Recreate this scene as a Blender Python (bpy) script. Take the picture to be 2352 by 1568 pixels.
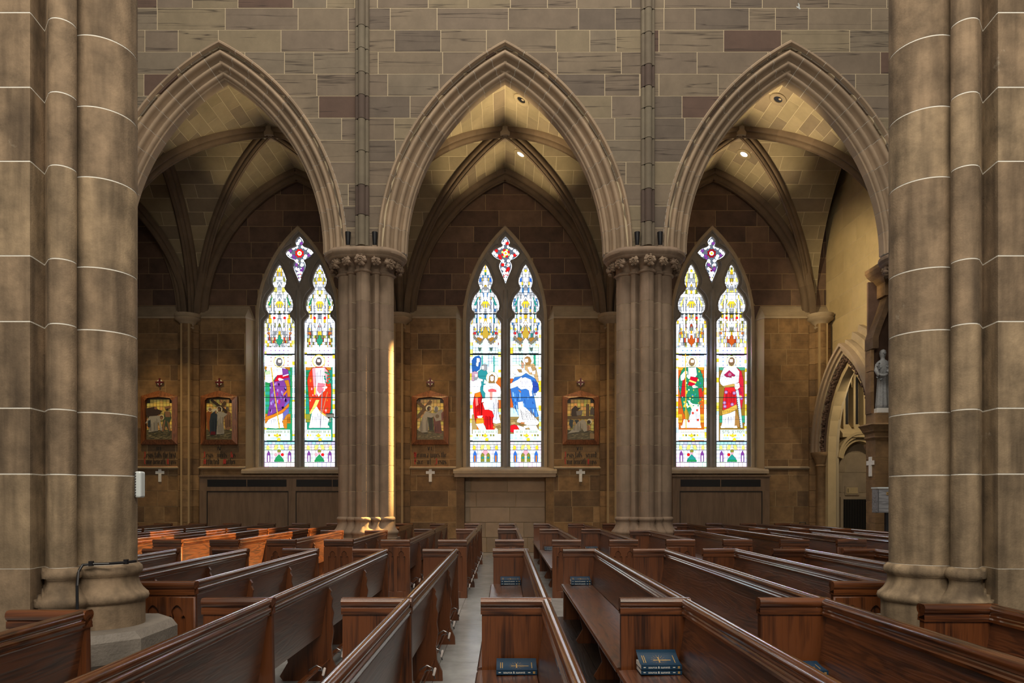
import bpy, bmesh, math, random
from mathutils import Vector
R_ = random.Random(7)
for o in list(bpy.data.objects): bpy.data.objects.remove(o)
S = bpy.context.scene
COL = S.collection
# ---------------------------------------------------------------- camera
FPX, VPX, VPY, EYE = 1620.0, 1160.0, 1145.0, 1.565      # focal length and vanishing point in photo pixels, eye height
cam = bpy.data.cameras.new('camera'); co = bpy.data.objects.new('camera', cam); COL.objects.link(co)
co.location = (0, 0, EYE); co.rotation_euler = (math.pi/2, 0, 0)
cam.sensor_fit = 'HORIZONTAL'; cam.sensor_width = 36; cam.lens = FPX/2352*36
cam.shift_x = (1176-VPX)/2352; cam.shift_y = (VPY-784)/2352
cam.clip_start = 0.05; cam.clip_end = 200
S.camera = co
# ---------------------------------------------------------------- world and large lights
W = bpy.data.worlds.new('world'); S.world = W; W.use_nodes = True
bg = W.node_tree.nodes['Background']; bg.inputs[0].default_value = (1.0, 0.93, 0.82, 1); bg.inputs[1].default_value = 0.17
S.view_settings.view_transform = 'Standard'; S.view_settings.look = 'None'
S.view_settings.gamma = 1; S.view_settings.use_curve_mapping = False
S.view_settings.exposure = 0.0
S.cycles.max_bounces = 6; S.cycles.diffuse_bounces = 3; S.cycles.glossy_bounces = 3
S.cycles.sample_clamp_indirect = 4.0
def area(name, loc, aim, size, power, color, sy=None):
    l = bpy.data.lights.new(name, 'AREA'); l.energy = power; l.color = color; l.size = size
    if sy: l.shape = 'RECTANGLE'; l.size_y = sy
    o = bpy.data.objects.new(name, l); COL.objects.link(o); o.location = loc
    o.rotation_euler = (Vector(aim)-Vector(loc)).to_track_quat('-Z', 'Y').to_euler(); return o
def spot(name, loc, aim, power, color, deg, blend=0.6, rad=0.08, parent=None):
    l = bpy.data.lights.new(name, 'SPOT'); l.energy = power; l.color = color; l.spot_size = math.radians(deg)
    l.spot_blend = blend; l.shadow_soft_size = rad
    o = bpy.data.objects.new(name, l); COL.objects.link(o); o.location = loc
    o.rotation_euler = (Vector(aim)-Vector(loc)).to_track_quat('-Z', 'Y').to_euler(); return o
WARM = (1.0, 0.79, 0.46)
# unseen fill lamps, added high over the nave and for the near piers
area('window_light_clerestory', (0, 8.0, 19.5), (0, 14.0, 7.0), 16, 2000, (1.0, 0.90, 0.76), 3.5)
area('nave_pendant_light', (0, -1.2, 7.0), (0, 5.5, 2.4), 7, 640, (1.0, 0.89, 0.73), 2)
# unseen warm lamps, assumed on the aisle side of the arcade, throwing light up on the vault and on the end wall
for bx, e in ((0.0, 1.0), (6.0, 1.0), (-6.0, .28)):
    for s_ in (-1, 1):
        spot('vault_uplight', (bx+s_*2.3, 15.9, 6.9), (bx-s_*.6, 16.35, 10.4), 1300*e, WARM, 36, 0.85)
        spot('vault_uplight', (bx+s_*2.0, 16.6, 6.9), (bx-s_*.75, 18.9, 10.5), 1200*e, WARM, 27, 0.8)
spot('wall_washer', (5.2, 16.3, 7.0), (9.3, 18.6, 6.6), 620, (1.0, 0.78, 0.42), 70, 0.7)
spot('passage_lamp', (9.75, 18.0, 4.9), (9.95, 20.2, 3.2), 110, (1.0, 0.82, 0.55), 110, 0.7)  # unseen lamp added to light the passage behind the door
for x, y, e in ((-9.75, 18.0, 620), (-8.13, 18.3, 560), (-2.13, 18.3, 620), (2.14, 18.3, 620), (7.9, 18.2, 160)):
    spot('aisle_downlight', (x, y, 8.6), (x, 20.1, 2.9), e, (1.0, 0.66, 0.26), 32, 1.0)  # unseen spots added to brighten the mosaics and the lower wall
spot('low_sun_beam', (3.6, 19.0, 8.4), (-5.2, 13.3, 0.8), 60000, (1.0, 0.60, 0.20), 21, 0.5, 0.03)  # unseen spot added inside the aisle, standing in for sun on the pews

# ---------------------------------------------------------------- helpers
def P(px, py, d): return ((px-VPX)*d/FPX, d, EYE-(py-VPY)*d/FPX)
def link(name, me, parent=None, kind=None, mat=None, loc=None):
    o = bpy.data.objects.new(name, me); COL.objects.link(o)
    if parent is not None: o.parent = parent
    if kind: o['kind'] = kind
    if loc is not None: o.location = loc
    return o
def mesh(name, V, F, mat=None, smooth=False):
    me = bpy.data.meshes.new(name); me.from_pydata(V, [], F); me.update()
    if mat: me.materials.append(mat)
    if smooth: me.polygons.foreach_set('use_smooth', [True]*len(me.polygons))
    return me
def obj(name, V, F, mat, parent=None, kind=None, smooth=False, loc=None):
    return link(name, mesh(name, V, F, mat, smooth), parent, kind, None, loc)
def thing(name, label, cat, loc=(0,0,0), group=None, rz=0):
    o = bpy.data.objects.new(name, None); COL.objects.link(o); o.location = loc; o.rotation_euler = (0,0,rz)
    o['label'] = label; o['category'] = cat
    if group: o['group'] = group
    return o
def struct(name, label=None, loc=(0,0,0)):
    o = bpy.data.objects.new(name, None); COL.objects.link(o); o['kind'] = 'structure'; o.location = loc
    if label: o['label'] = label
    return o
BOXF = [(0,1,2,3),(7,6,5,4),(0,4,5,1),(1,5,6,2),(2,6,7,3),(3,7,4,0)]
def boxv(x0,x1,y0,y1,z0,z1):
    return [(x0,y0,z0),(x1,y0,z0),(x1,y1,z0),(x0,y1,z0),(x0,y0,z1),(x1,y0,z1),(x1,y1,z1),(x0,y1,z1)]
def box(name, x0,x1,y0,y1,z0,z1, mat, parent=None, kind=None, bev=0):
    if not bev: return obj(name, boxv(x0,x1,y0,y1,z0,z1), BOXF, mat, parent, kind)
    bm = bmesh.new(); vs = [bm.verts.new(v) for v in boxv(x0,x1,y0,y1,z0,z1)]
    for f in BOXF: bm.faces.new([vs[i] for i in f])
    bmesh.ops.recalc_face_normals(bm, faces=bm.faces)
    bmesh.ops.bevel(bm, geom=list(bm.edges), offset=bev, segments=2, affect='EDGES', profile=0.5)
    me = bpy.data.meshes.new(name); bm.to_mesh(me); bm.free(); me.materials.append(mat)
    return link(name, me, parent, kind)
class MB:
    """collects shapes into one mesh"""
    def __init__(s): s.V=[]; s.F=[]
    def add(s, V, F):
        n=len(s.V); s.V+=list(V); s.F+=[tuple(i+n for i in f) for f in F]; return s
    def box(s, *a): return s.add(boxv(*a), BOXF)
    def prism(s, pts, f0, f1):
        """closed polygon pts (2D); f0/f1 map a 2D point to 3D for the two caps"""
        n=len(pts); V=[f0(*p) for p in pts]+[f1(*p) for p in pts]
        return s.add(V, [tuple(range(n)), tuple(range(2*n-1,n-1,-1))]+[(i,i+n,(i+1)%n+n,(i+1)%n) for i in range(n)])
    def tube(s, pts, r, seg=8, cap=True):
        n=len(pts); V=[]
        for i,p in enumerate(pts):
            p=Vector(p); a=Vector(pts[max(i-1,0)]); b=Vector(pts[min(i+1,n-1)]); t=(b-a).normalized()
            u=t.cross(Vector((0,0,1)))
            if u.length<1e-3: u=t.cross(Vector((0,1,0)))
            u.normalize(); v=t.cross(u); rr=r[i] if isinstance(r,(list,tuple)) else r
            for k in range(seg):
                an=2*math.pi*k/seg; V.append(tuple(p+u*rr*math.cos(an)+v*rr*math.sin(an)))
        F=[(i*seg+k,i*seg+(k+1)%seg,(i+1)*seg+(k+1)%seg,(i+1)*seg+k) for i in range(n-1) for k in range(seg)]
        if cap: F+=[tuple(range(seg-1,-1,-1)), tuple((n-1)*seg+k for k in range(seg))]
        return s.add(V,F)
    def lathe(s, prof, cx, cy, seg=24, a0=0, a1=2*math.pi, cap=True):
        full=abs(a1-a0-2*math.pi)<1e-6; m=seg if full else seg+1; V=[]
        for r,z in prof:
            for k in range(m):
                a=a0+(a1-a0)*k/seg; V.append((cx+r*math.cos(a),cy+r*math.sin(a),z))
        F=[(i*m+k,i*m+(k+1)%m,(i+1)*m+(k+1)%m,(i+1)*m+k) for i in range(len(prof)-1) for k in range(m if full else seg)]
        if cap: F+=[tuple(range(m-1,-1,-1)), tuple((len(prof)-1)*m+k for k in range(m))]
        return s.add(V,F)
    def loft(s, rings, closed=True, cap=True):
        m=len(rings[0]); V=[p for r in rings for p in r]; q=m if closed else m-1
        F=[(i*m+k,i*m+(k+1)%m,(i+1)*m+(k+1)%m,(i+1)*m+k) for i in range(len(rings)-1) for k in range(q)]
        if cap: F+=[tuple(range(m-1,-1,-1)), tuple((len(rings)-1)*m+k for k in range(m))]
        return s.add(V,F)
    def build(s, name, mat, parent=None, kind=None, smooth=False, loc=None):
        return obj(name, s.V, s.F, mat, parent, kind, smooth, loc)
    def mesh(s, name, mat, smooth=False): return mesh(name, s.V, s.F, mat, smooth)
def shade_auto(me, deg=35):
    """smooth shading with sharp edges above an angle"""
    bm=bmesh.new(); bm.from_mesh(me); bmesh.ops.recalc_face_normals(bm, faces=bm.faces)
    c=math.radians(deg)
    for f in bm.faces: f.smooth=True
    for e in bm.edges:
        if len(e.link_faces)!=2 or e.calc_face_angle(0)>c: e.smooth=False
    bm.to_mesh(me); bm.free()

# ---------------------------------------------------------------- materials
def nodes(name):
    m=bpy.data.materials.new(name); m.use_nodes=True; nt=m.node_tree; b=nt.nodes['Principled BSDF']
    return m, nt, b
def N(nt, t, **kw):
    n=nt.nodes.new(t)
    for k,v in kw.items(): setattr(n,k,v)
    return n
def ramp(nt, stops):
    r=N(nt,'ShaderNodeValToRGB'); e=r.color_ramp.elements
    while len(e)<len(stops): e.new(0.5)
    for el,(p,c) in zip(e,stops): el.position=p; el.color=(*c,1)
    return r
def stone(name, cols, rough=0.85, mott=0.35, vein=0.0, bump=0.25, scale=1.0, streak=0.0, stain=0.0, lump=0.8):
    """cols: list of (pos,colour) picked per stone at random; mottling, dark veins, vertical streaks, chalky stains"""
    m,nt,b=nodes(name); L=nt.links
    oi=N(nt,'ShaderNodeObjectInfo'); tc=N(nt,'ShaderNodeTexCoord')
    off=N(nt,'ShaderNodeVectorMath',operation='MULTIPLY_ADD'); cmb=N(nt,'ShaderNodeCombineXYZ')
    for i in range(3): L.new(oi.outputs['Random'],cmb.inputs[i])
    L.new(cmb.outputs[0],off.inputs[0]); off.inputs[1].default_value=(37,53,71); L.new(tc.outputs['Object'],off.inputs[2])
    vec=off.outputs[0]
    rp=ramp(nt,cols); rp.color_ramp.interpolation='CONSTANT' if len(cols)>2 else 'LINEAR'; L.new(oi.outputs['Random'],rp.inputs[0])
    n1=N(nt,'ShaderNodeTexNoise'); n1.inputs['Scale'].default_value=2.2*scale; n1.inputs['Detail'].default_value=7; n1.inputs['Roughness'].default_value=0.65
    L.new(vec,n1.inputs['Vector'])
    mr=N(nt,'ShaderNodeMapRange'); mr.inputs[1].default_value=0.3; mr.inputs[2].default_value=0.7; mr.inputs[3].default_value=1-mott; mr.inputs[4].default_value=1+mott
    L.new(n1.outputs['Fac'],mr.inputs[0])
    mx=N(nt,'ShaderNodeVectorMath',operation='SCALE'); L.new(rp.outputs[0],mx.inputs[0]); L.new(mr.outputs[0],mx.inputs['Scale'])
    col=mx.outputs[0]
    def mixto(fac, c, col):
        mm=N(nt,'ShaderNodeMix',data_type='RGBA'); L.new(fac,mm.inputs[0]); L.new(col,mm.inputs[6]); mm.inputs[7].default_value=(*c,1); return mm.outputs[2]
    if vein:
        mp=N(nt,'ShaderNodeMapping'); mp.inputs['Scale'].default_value=(0.06,0.06,1.7); L.new(vec,mp.inputs[0])
        wv=N(nt,'ShaderNodeTexNoise'); wv.inputs['Scale'].default_value=1.5; wv.inputs['Detail'].default_value=4; wv.inputs['Roughness'].default_value=.62; L.new(mp.outputs[0],wv.inputs['Vector'])
        r2=ramp(nt,[(0.0,(0,0,0)),(0.488,(0,0,0)),(0.5,(1,1,1)),(0.508,(0,0,0)),(1,(0,0,0))]); L.new(wv.outputs['Fac'],r2.inputs[0])
        sc=N(nt,'ShaderNodeMath',operation='MULTIPLY'); sc.inputs[1].default_value=vein; L.new(r2.outputs[0],sc.inputs[0])
        col=mixto(sc.outputs[0],(0.035,0.024,0.018),col)
    if streak:
        mp=N(nt,'ShaderNodeMapping'); mp.inputs['Scale'].default_value=(9,9,0.9); L.new(vec,mp.inputs[0])
        wv=N(nt,'ShaderNodeTexNoise'); wv.inputs['Scale'].default_value=1.0; wv.inputs['Detail'].default_value=6; L.new(mp.outputs[0],wv.inputs['Vector'])
        r2=ramp(nt,[(0.42,(0,0,0)),(0.72,(1,1,1))]); L.new(wv.outputs['Fac'],r2.inputs[0])
        sc=N(nt,'ShaderNodeMath',operation='MULTIPLY'); sc.inputs[1].default_value=streak; L.new(r2.outputs[0],sc.inputs[0])
        col=mixto(sc.outputs[0],(0.05,0.033,0.02),col)
    if stain:
        wv=N(nt,'ShaderNodeTexNoise'); wv.inputs['Scale'].default_value=3.1; wv.inputs['Detail'].default_value=9; wv.inputs['Roughness'].default_value=.72; L.new(vec,wv.inputs['Vector'])
        r2=ramp(nt,[(0.66,(0,0,0)),(0.74,(1,1,1))]); L.new(wv.outputs['Fac'],r2.inputs[0])
        sc=N(nt,'ShaderNodeMath',operation='MULTIPLY'); sc.inputs[1].default_value=stain; L.new(r2.outputs[0],sc.inputs[0])
        col=mixto(sc.outputs[0],(0.62,0.56,0.45),col)
    L.new(col,b.inputs['Base Color']); b.inputs['Roughness'].default_value=rough
    n2=N(nt,'ShaderNodeTexNoise'); n2.inputs['Scale'].default_value=45*scale; n2.inputs['Detail'].default_value=5; L.new(vec,n2.inputs['Vector'])
    ad=N(nt,'ShaderNodeMath',operation='MULTIPLY_ADD'); L.new(n1.outputs['Fac'],ad.inputs[0]); ad.inputs[1].default_value=lump; L.new(n2.outputs['Fac'],ad.inputs[2])
    bp=N(nt,'ShaderNodeBump'); bp.inputs['Strength'].default_value=bump; bp.inputs['Distance'].default_value=0.02; L.new(ad.outputs[0],bp.inputs['Height']); L.new(bp.outputs[0],b.inputs['Normal'])
    return m
def plain(name, c, rough=0.6, metal=0.0, bump=0.0, bs=60, var=0.0):
    m,nt,b=nodes(name); b.inputs['Base Color'].default_value=(*c,1); b.inputs['Roughness'].default_value=rough; b.inputs['Metallic'].default_value=metal
    if bump or var:
        tc=N(nt,'ShaderNodeTexCoord'); n=N(nt,'ShaderNodeTexNoise'); n.inputs['Scale'].default_value=bs; n.inputs['Detail'].default_value=5
        nt.links.new(tc.outputs['Object'],n.inputs['Vector'])
        if bump:
            bp=N(nt,'ShaderNodeBump'); bp.inputs['Strength'].default_value=bump; bp.inputs['Distance'].default_value=0.01
            nt.links.new(n.outputs['Fac'],bp.inputs['Height']); nt.links.new(bp.outputs[0],b.inputs['Normal'])
        if var:
            r=ramp(nt,[(0.3,tuple(x*(1-var) for x in c)),(0.7,tuple(min(1,x*(1+var)) for x in c))]); nt.links.new(n.outputs['Fac'],r.inputs[0]); nt.links.new(r.outputs[0],b.inputs['Base Color'])
    return m
def wood(name, dark, light, rough=0.32, axis=1, coat=0.25, fig=1.0, cr=0.14, cior=1.5, bump=0.35):
    m,nt,b=nodes(name); L=nt.links
    tc=N(nt,'ShaderNodeTexCoord'); oi=N(nt,'ShaderNodeObjectInfo'); cmb=N(nt,'ShaderNodeCombineXYZ')
    for i in range(3): L.new(oi.outputs['Random'],cmb.inputs[i])
    off=N(nt,'ShaderNodeVectorMath',operation='MULTIPLY_ADD'); L.new(cmb.outputs[0],off.inputs[0]); off.inputs[1].default_value=(11,17,23); L.new(tc.outputs['Object'],off.inputs[2])
    mp=N(nt,'ShaderNodeMapping'); sc=[9.0,9.0,9.0]; sc[axis]=0.9; mp.inputs['Scale'].default_value=sc; L.new(off.outputs[0],mp.inputs[0])
    n1=N(nt,'ShaderNodeTexNoise'); n1.inputs['Scale'].default_value=0.9; n1.inputs['Detail'].default_value=3; n1.inputs['Distortion'].default_value=0.6; L.new(mp.outputs[0],n1.inputs['Vector'])
    ml=N(nt,'ShaderNodeMath',operation='MULTIPLY'); ml.inputs[1].default_value=46*fig; L.new(n1.outputs['Fac'],ml.inputs[0])
    sn=N(nt,'ShaderNodeMath',operation='SINE'); L.new(ml.outputs[0],sn.inputs[0])
    sc2=[80,80,80]; sc2[axis]=3; mp2=N(nt,'ShaderNodeMapping'); mp2.inputs['Scale'].default_value=sc2; L.new(off.outputs[0],mp2.inputs[0])
    n2=N(nt,'ShaderNodeTexNoise'); n2.inputs['Scale'].default_value=1; n2.inputs['Detail'].default_value=3; L.new(mp2.outputs[0],n2.inputs['Vector'])
    a=N(nt,'ShaderNodeMath',operation='MULTIPLY_ADD'); L.new(sn.outputs[0],a.inputs[0]); a.inputs[1].default_value=0.22; L.new(n2.outputs['Fac'],a.inputs[2])
    n3=N(nt,'ShaderNodeTexNoise'); n3.inputs['Scale'].default_value=1.7; n3.inputs['Detail'].default_value=3; L.new(off.outputs[0],n3.inputs['Vector'])
    a2=N(nt,'ShaderNodeMath',operation='MULTIPLY_ADD'); L.new(n3.outputs['Fac'],a2.inputs[0]); a2.inputs[1].default_value=0.7; L.new(a.outputs[0],a2.inputs[2])
    r=ramp(nt,[(0.45,dark),(1.15 if False else 1.0,light)]); L.new(a2.outputs[0],r.inputs[0]); L.new(r.outputs[0],b.inputs['Base Color'])
    b.inputs['Roughness'].default_value=rough; b.inputs['Coat Weight'].default_value=coat; b.inputs['Coat Roughness'].default_value=cr; b.inputs['Coat IOR'].default_value=cior
    bp=N(nt,'ShaderNodeBump'); bp.inputs['Strength'].default_value=bump; bp.inputs['Distance'].default_value=0.004; L.new(a.outputs[0],bp.inputs['Height']); L.new(bp.outputs[0],b.inputs['Normal'])
    return m
def painted(name, emit=0.0, rough=0.5, bump=0.0):
    m,nt,b=nodes(name); at=N(nt,'ShaderNodeAttribute'); at.attribute_name='Col'
    if emit:
        nt.nodes.remove(b); e=N(nt,'ShaderNodeEmission'); e.inputs[1].default_value=emit; nt.links.new(at.outputs['Color'],e.inputs[0])
        nt.links.new(e.outputs[0],nt.nodes['Material Output'].inputs[0])
    else:
        b.inputs['Roughness'].default_value=rough; nt.links.new(at.outputs['Color'],b.inputs['Base Color'])
        if bump:
            tc=N(nt,'ShaderNodeTexCoord'); n=N(nt,'ShaderNodeTexVoronoi'); n.inputs['Scale'].default_value=70; nt.links.new(tc.outputs['Object'],n.inputs['Vector'])
            bp=N(nt,'ShaderNodeBump'); bp.inputs['Strength'].default_value=bump; bp.inputs['Distance'].default_value=0.01; nt.links.new(n.outputs['Distance'],bp.inputs['Height']); nt.links.new(bp.outputs[0],b.inputs['Normal'])
    return m
M={}
M['ashlar']=stone('arcade_ashlar',[(0,(.185,.145,.102)),(.17,(.162,.125,.091)),(.36,(.212,.170,.110)),(.55,(.170,.132,.098)),(.70,(.125,.098,.076)),(.82,(.105,.064,.048)),(.90,(.178,.144,.104))],mott=.16,vein=.8,bump=.06)
M['mortar']=plain('mortar_cream',(.52,.43,.29),.9,0,.2,40)
M['mortar_white']=plain('mortar_white',(.78,.76,.70),.9,0,.3,50)
M['mortar_amber']=plain('mortar_amber',(.36,.25,.13),.9,0,.2,40)
M['arch']=stone('arch_stone',[(0,(.36,.265,.18)),(.5,(.31,.23,.157)),(1,(.39,.29,.20))],mott=.14,bump=.12)
M['column']=stone('column_stone',[(0,(.27,.195,.135)),(.5,(.24,.17,.12)),(1,(.30,.22,.155))],mott=.2,bump=.15,streak=.25,stain=.12)
M['shaft']=stone('wall_shaft_stone',[(0,(.17,.142,.10)),(.35,(.15,.122,.088)),(.62,(.095,.066,.053)),(.8,(.165,.14,.10))],mott=.15,bump=.1)
M['pier']=stone('near_pier_stone',[(0,(.29,.215,.135)),(.5,(.25,.18,.115)),(1,(.32,.24,.155))],mott=.48,bump=.16,streak=.75,stain=.5,scale=1.9,lump=.2)
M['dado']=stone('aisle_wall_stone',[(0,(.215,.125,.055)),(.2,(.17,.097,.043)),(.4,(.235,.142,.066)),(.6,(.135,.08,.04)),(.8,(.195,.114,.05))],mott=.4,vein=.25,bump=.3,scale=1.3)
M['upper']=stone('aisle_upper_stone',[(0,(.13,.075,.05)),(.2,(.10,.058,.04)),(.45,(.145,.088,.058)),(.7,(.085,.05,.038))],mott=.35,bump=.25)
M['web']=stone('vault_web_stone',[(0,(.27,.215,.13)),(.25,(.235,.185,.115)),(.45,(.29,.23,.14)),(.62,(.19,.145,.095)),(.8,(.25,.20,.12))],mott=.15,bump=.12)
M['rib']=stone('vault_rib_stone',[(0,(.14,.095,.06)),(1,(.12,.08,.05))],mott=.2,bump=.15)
M['sill']=stone('sill_stone',[(0,(.36,.28,.19)),(1,(.32,.25,.17))],mott=.2,bump=.15)
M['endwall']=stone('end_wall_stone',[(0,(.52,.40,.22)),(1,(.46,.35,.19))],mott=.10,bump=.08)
M['tracery']=stone('tracery_stone',[(0,(.25,.225,.20)),(1,(.22,.20,.18))],mott=.2,bump=.12)
M['pew']=wood('pew_oak',(.018,.0048,.0017),(.105,.031,.0085),rough=.25,coat=1.0,cr=.13,cior=2.2,bump=.10)
M['pewb']=wood('pew_oak_board',(.018,.0048,.0017),(.105,.031,.0085),rough=.40,coat=.9,cr=.28,cior=2.1,bump=.9)
M['pews']=wood('pew_oak_seat',(.018,.0048,.0017),(.105,.031,.0085),rough=.36,coat=1.0,cr=.27,cior=1.95,bump=.3)
M['pewx']=wood('pew_oak_panel',(.026,.007,.0024),(.135,.040,.0105),axis=2,rough=.40,fig=.35,coat=.35)
M['pewc']=wood('pew_oak_cap',(.026,.007,.0024),(.14,.042,.011),axis=0,rough=.34,fig=.5,coat=.7)
M['cab']=wood('cabinet_oak',(.125,.076,.044),(.185,.115,.068),axis=2,rough=.5,coat=0,fig=.15)
M['frame']=wood('frame_oak',(.10,.032,.010),(.25,.085,.028),axis=2,rough=.45,coat=.1)
M['floor']=stone('floor_stone',[(0,(.40,.41,.41)),(1,(.35,.36,.36))],rough=.2,mott=.25,bump=.025,scale=1.2)
M['plinth']=stone('plinth_stone',[(0,(.20,.175,.15)),(1,(.17,.15,.13))],rough=.6,mott=.3,bump=.3,stain=.2)
M['metal']=plain('dark_steel',(.22,.22,.23),.3,.9)
M['black']=plain('black_paint',(.008,.008,.011),.4,0)
M['white']=plain('white_rubber',(.75,.68,.66),.5)
M['marble']=plain('white_marble',(.72,.70,.66),.5,0,.1,20,.08)
M['statue']=plain('statue_stone',(.27,.28,.29),.6,0,.1,30,.18)
M['lead']=plain('window_lead',(.012,.013,.016),.6)
M['glassglow']=painted('stained_glass',emit=1.0)
M['mosaic']=painted('mosaic_tiles',0,.35,.3)
M['print']=painted('flat_print',0,.6)
M['cover']=plain('book_blue',(.006,.036,.078),.35)
M['page']=plain('book_pages',(.72,.70,.66),.8)
M['ivory']=plain('print_ivory',(.80,.80,.76),.6)
M['gold']=plain('print_gold',(.42,.27,.10),.4,.3)
M['red']=plain('print_red',(.42,.035,.025),.6)
M['ink']=plain('print_black',(.010,.009,.010),.6)
M['clear']=plain('device_plastic',(.62,.68,.70),.25)
M['grille']=plain('grille_dark',(.018,.016,.014),.6,.3)
M['greywood']=wood('grey_wood',(.13,.13,.14),(.30,.30,.32),axis=0,rough=.5,coat=0)
def glowmat(name,c,s):
    m,nt,b=nodes(name); nt.nodes.remove(b); e=N(nt,'ShaderNodeEmission'); e.inputs[0].default_value=(*c,1); e.inputs[1].default_value=s
    nt.links.new(e.outputs[0],nt.nodes['Material Output'].inputs[0]); return m
M['lamp']=glowmat('lamp_glow',(1,.9,.7),4.0)

# ---------------------------------------------------------------- key dimensions
YF, YC, YBK = 14.84, 15.22, 15.64          # arcade: front face, column axis, back face
YD, YU, YG = 20.10, 20.42, 20.55           # far wall: dado face, upper face, glass
SPR = 6.80                                  # springing of arcade and vault
AC, ARO, ARI = 2.25, 4.93, 4.36             # arcade arch: centre offset, outer and inner radius
def arch_z(dx, R, c):
    q=R*R-(abs(dx)+c)**2
    return SPR+math.sqrt(q) if q>0 else -9
def zA(x): return max(arch_z(x-b, ARO-0.12, AC) for b in (-6,0,6))
def wall_stone(name, x0,x1,z0,z1, low, yf, yb, mat, parent, n=7):
    """a block between x0..x1, z0..z1, cut away below the curve low(x)"""
    n=max(2,int((x1-x0)/0.09)) if low else 2
    xs=[x0+(x1-x0)*i/(n-1) for i in range(n)]
    lo=[max(z0, low(x)) if low else z0 for x in xs]
    if all(l>=z1-.004 for l in lo): return None
    if all(l<=z0+1e-6 for l in lo): return box(name,x0,x1,yf,yb,z0,z1,mat,parent)
    runs=[];cur=[]
    for x,l in zip(xs,lo):
        if l<z1-.002: cur.append((x,l))
        else:
            if len(cur)>1: runs.append(cur)
            cur=[]
    if len(cur)>1: runs.append(cur)
    for r in runs:
        pts=[(r[0][0],z1)]+r+[(r[-1][0],z1)]
        MB().prism(pts, lambda x,z:(x,yf,z), lambda x,z:(x,yb,z)).build(name,mat,parent)
def courses(x0,x1,z0,z1,h,lmin,lmax,rng,gap,avoid=()):
    z=z0;i=0
    while z<z1-0.02:
        zz=min(z+h,z1); x=x0-rng.random()*lmax*.8
        while x<x1:
            w=rng.uniform(lmin,lmax); a=max(x,x0)+gap/2; b=min(x+w,x1)-gap/2
            if b-a>0.04: yield (a,b,z+gap/2,zz-gap/2)
            x+=w
        z+=h;i+=1

# ================================================================ FLOOR
fl=struct('floor','pale grey polished stone floor slabs')
box('floor_bed',-16,12,0.6,22,-.2,-.012,M['tracery'],fl)
for i in range(-6,6):
    for j in range(10):
        x=-0.62+1.55*i; y=0.7+2.02*j
        box('floor_slab',x+.003,x+1.547,y+.003,y+2.017,-.1,0,M['floor'],fl)

M['board']=wood('floor_board',(.010,.007,.006),(.035,.024,.018),axis=1,rough=.4,coat=.3)
for i in range(14):
    x=-.16+.33*i; box('floor_board',x+.002,x+.328,1.2,9.3,-.002,.012,M['board'],fl)
# ================================================================ ARCADE WALL
wa=struct('wall_arcade','brown sandstone wall above three pointed arches')
rng=random.Random(3)
G=0.016
ROWS=[6.80+.4625*i for i in range(14)]
for x0,x1 in ((-9.3,-3.14),(-2.86,2.86),(3.14,9.3)):
    for a,b,c,d in courses(x0,x1,6.80,13.2,.4625,.55,1.55,rng,G):
        wall_stone('stone_block',a,b,c,d,zA,YF,YF+.3,M['ashlar'],wa)
wall_stone('mortar_core',-9.3,9.3,6.78,13.2,lambda x: zA(x)+.02,YF+.004,YBK,M['mortar'],wa)
box('blank_wall',-16,-9.3,YF+.05,YBK,6.8,13.2,M['ashlar'],wa)  # plain unseen block added so that no light leaks in past the arches
PROF=[(0,.03),(0,-.045),(.022,-.072),(.055,-.068),(.075,-.03),(.088,.028),(.11,.045),(.14,.04),(.152,.012),(.17,-.012),(.198,-.02),(.226,-.01),(.243,.02),(.247,.06),
      (.256,.105),(.28,.13),(.302,.125),(.312,.098),(.33,.078),(.355,.072),(.38,.082),(.396,.108),(.40,.15),(.409,.195),(.432,.215),(.452,.205),(.462,.182),(.482,.168),(.505,.17),(.526,.185),(.538,.215),(.54,.25),(.57,.26),(.57,.46),(.42,.52),(.40,.60),(.26,.64),(.24,.80)]
def ring(bx, s, th, prof, eps=0.0):
    out=[]
    for t,dy in prof:
        r=ARO-t+ (eps if t>.5 else 0); out.append((bx+s*(-AC+r*math.cos(th)), YF+dy+eps, SPR+r*math.sin(th)))
    return out
def end_ring(bx,s,prof,eps=0.0):      # mitre at the apex: x = bx
    out=[]
    for t,dy in prof:
        r=ARO-t+(eps if t>.5 else 0); out.append((bx, YF+dy+eps, SPR+math.sqrt(r*r-AC*AC)))
    return out
PROFC=PROF+[(.0,.80)]
for bx in (-6,0,6):
    core=MB()
    for s in (-1,1):
        tmax=math.acos(AC/ARO); n=40
        core.loft([ring(bx,s,tmax*i/n*.985,PROFC,.006) for i in range(n)]+[end_ring(bx,s,PROFC,.006)])
    arch=core.build('arch',M['mortar_white'],wa)
    for s in (-1,1):
        nv=11; w=[rng.uniform(.85,1.15) for _ in range(nv)]; tot=sum(w); t0=0
        for k in range(nv):
            t1=t0+tmax*w[k]/tot; g=.0011
            rings=[ring(bx,s,(t0+g)+(t1-t0-2*g)*q/3,PROFC) for q in range(3 if k==nv-1 else 4)]
            if k==nv-1: rings.append(end_ring(bx,s,PROFC))
            v=MB().loft(rings).build('voussoir',M['arch'],arch); shade_auto(v.data,50); t0=t1
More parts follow.
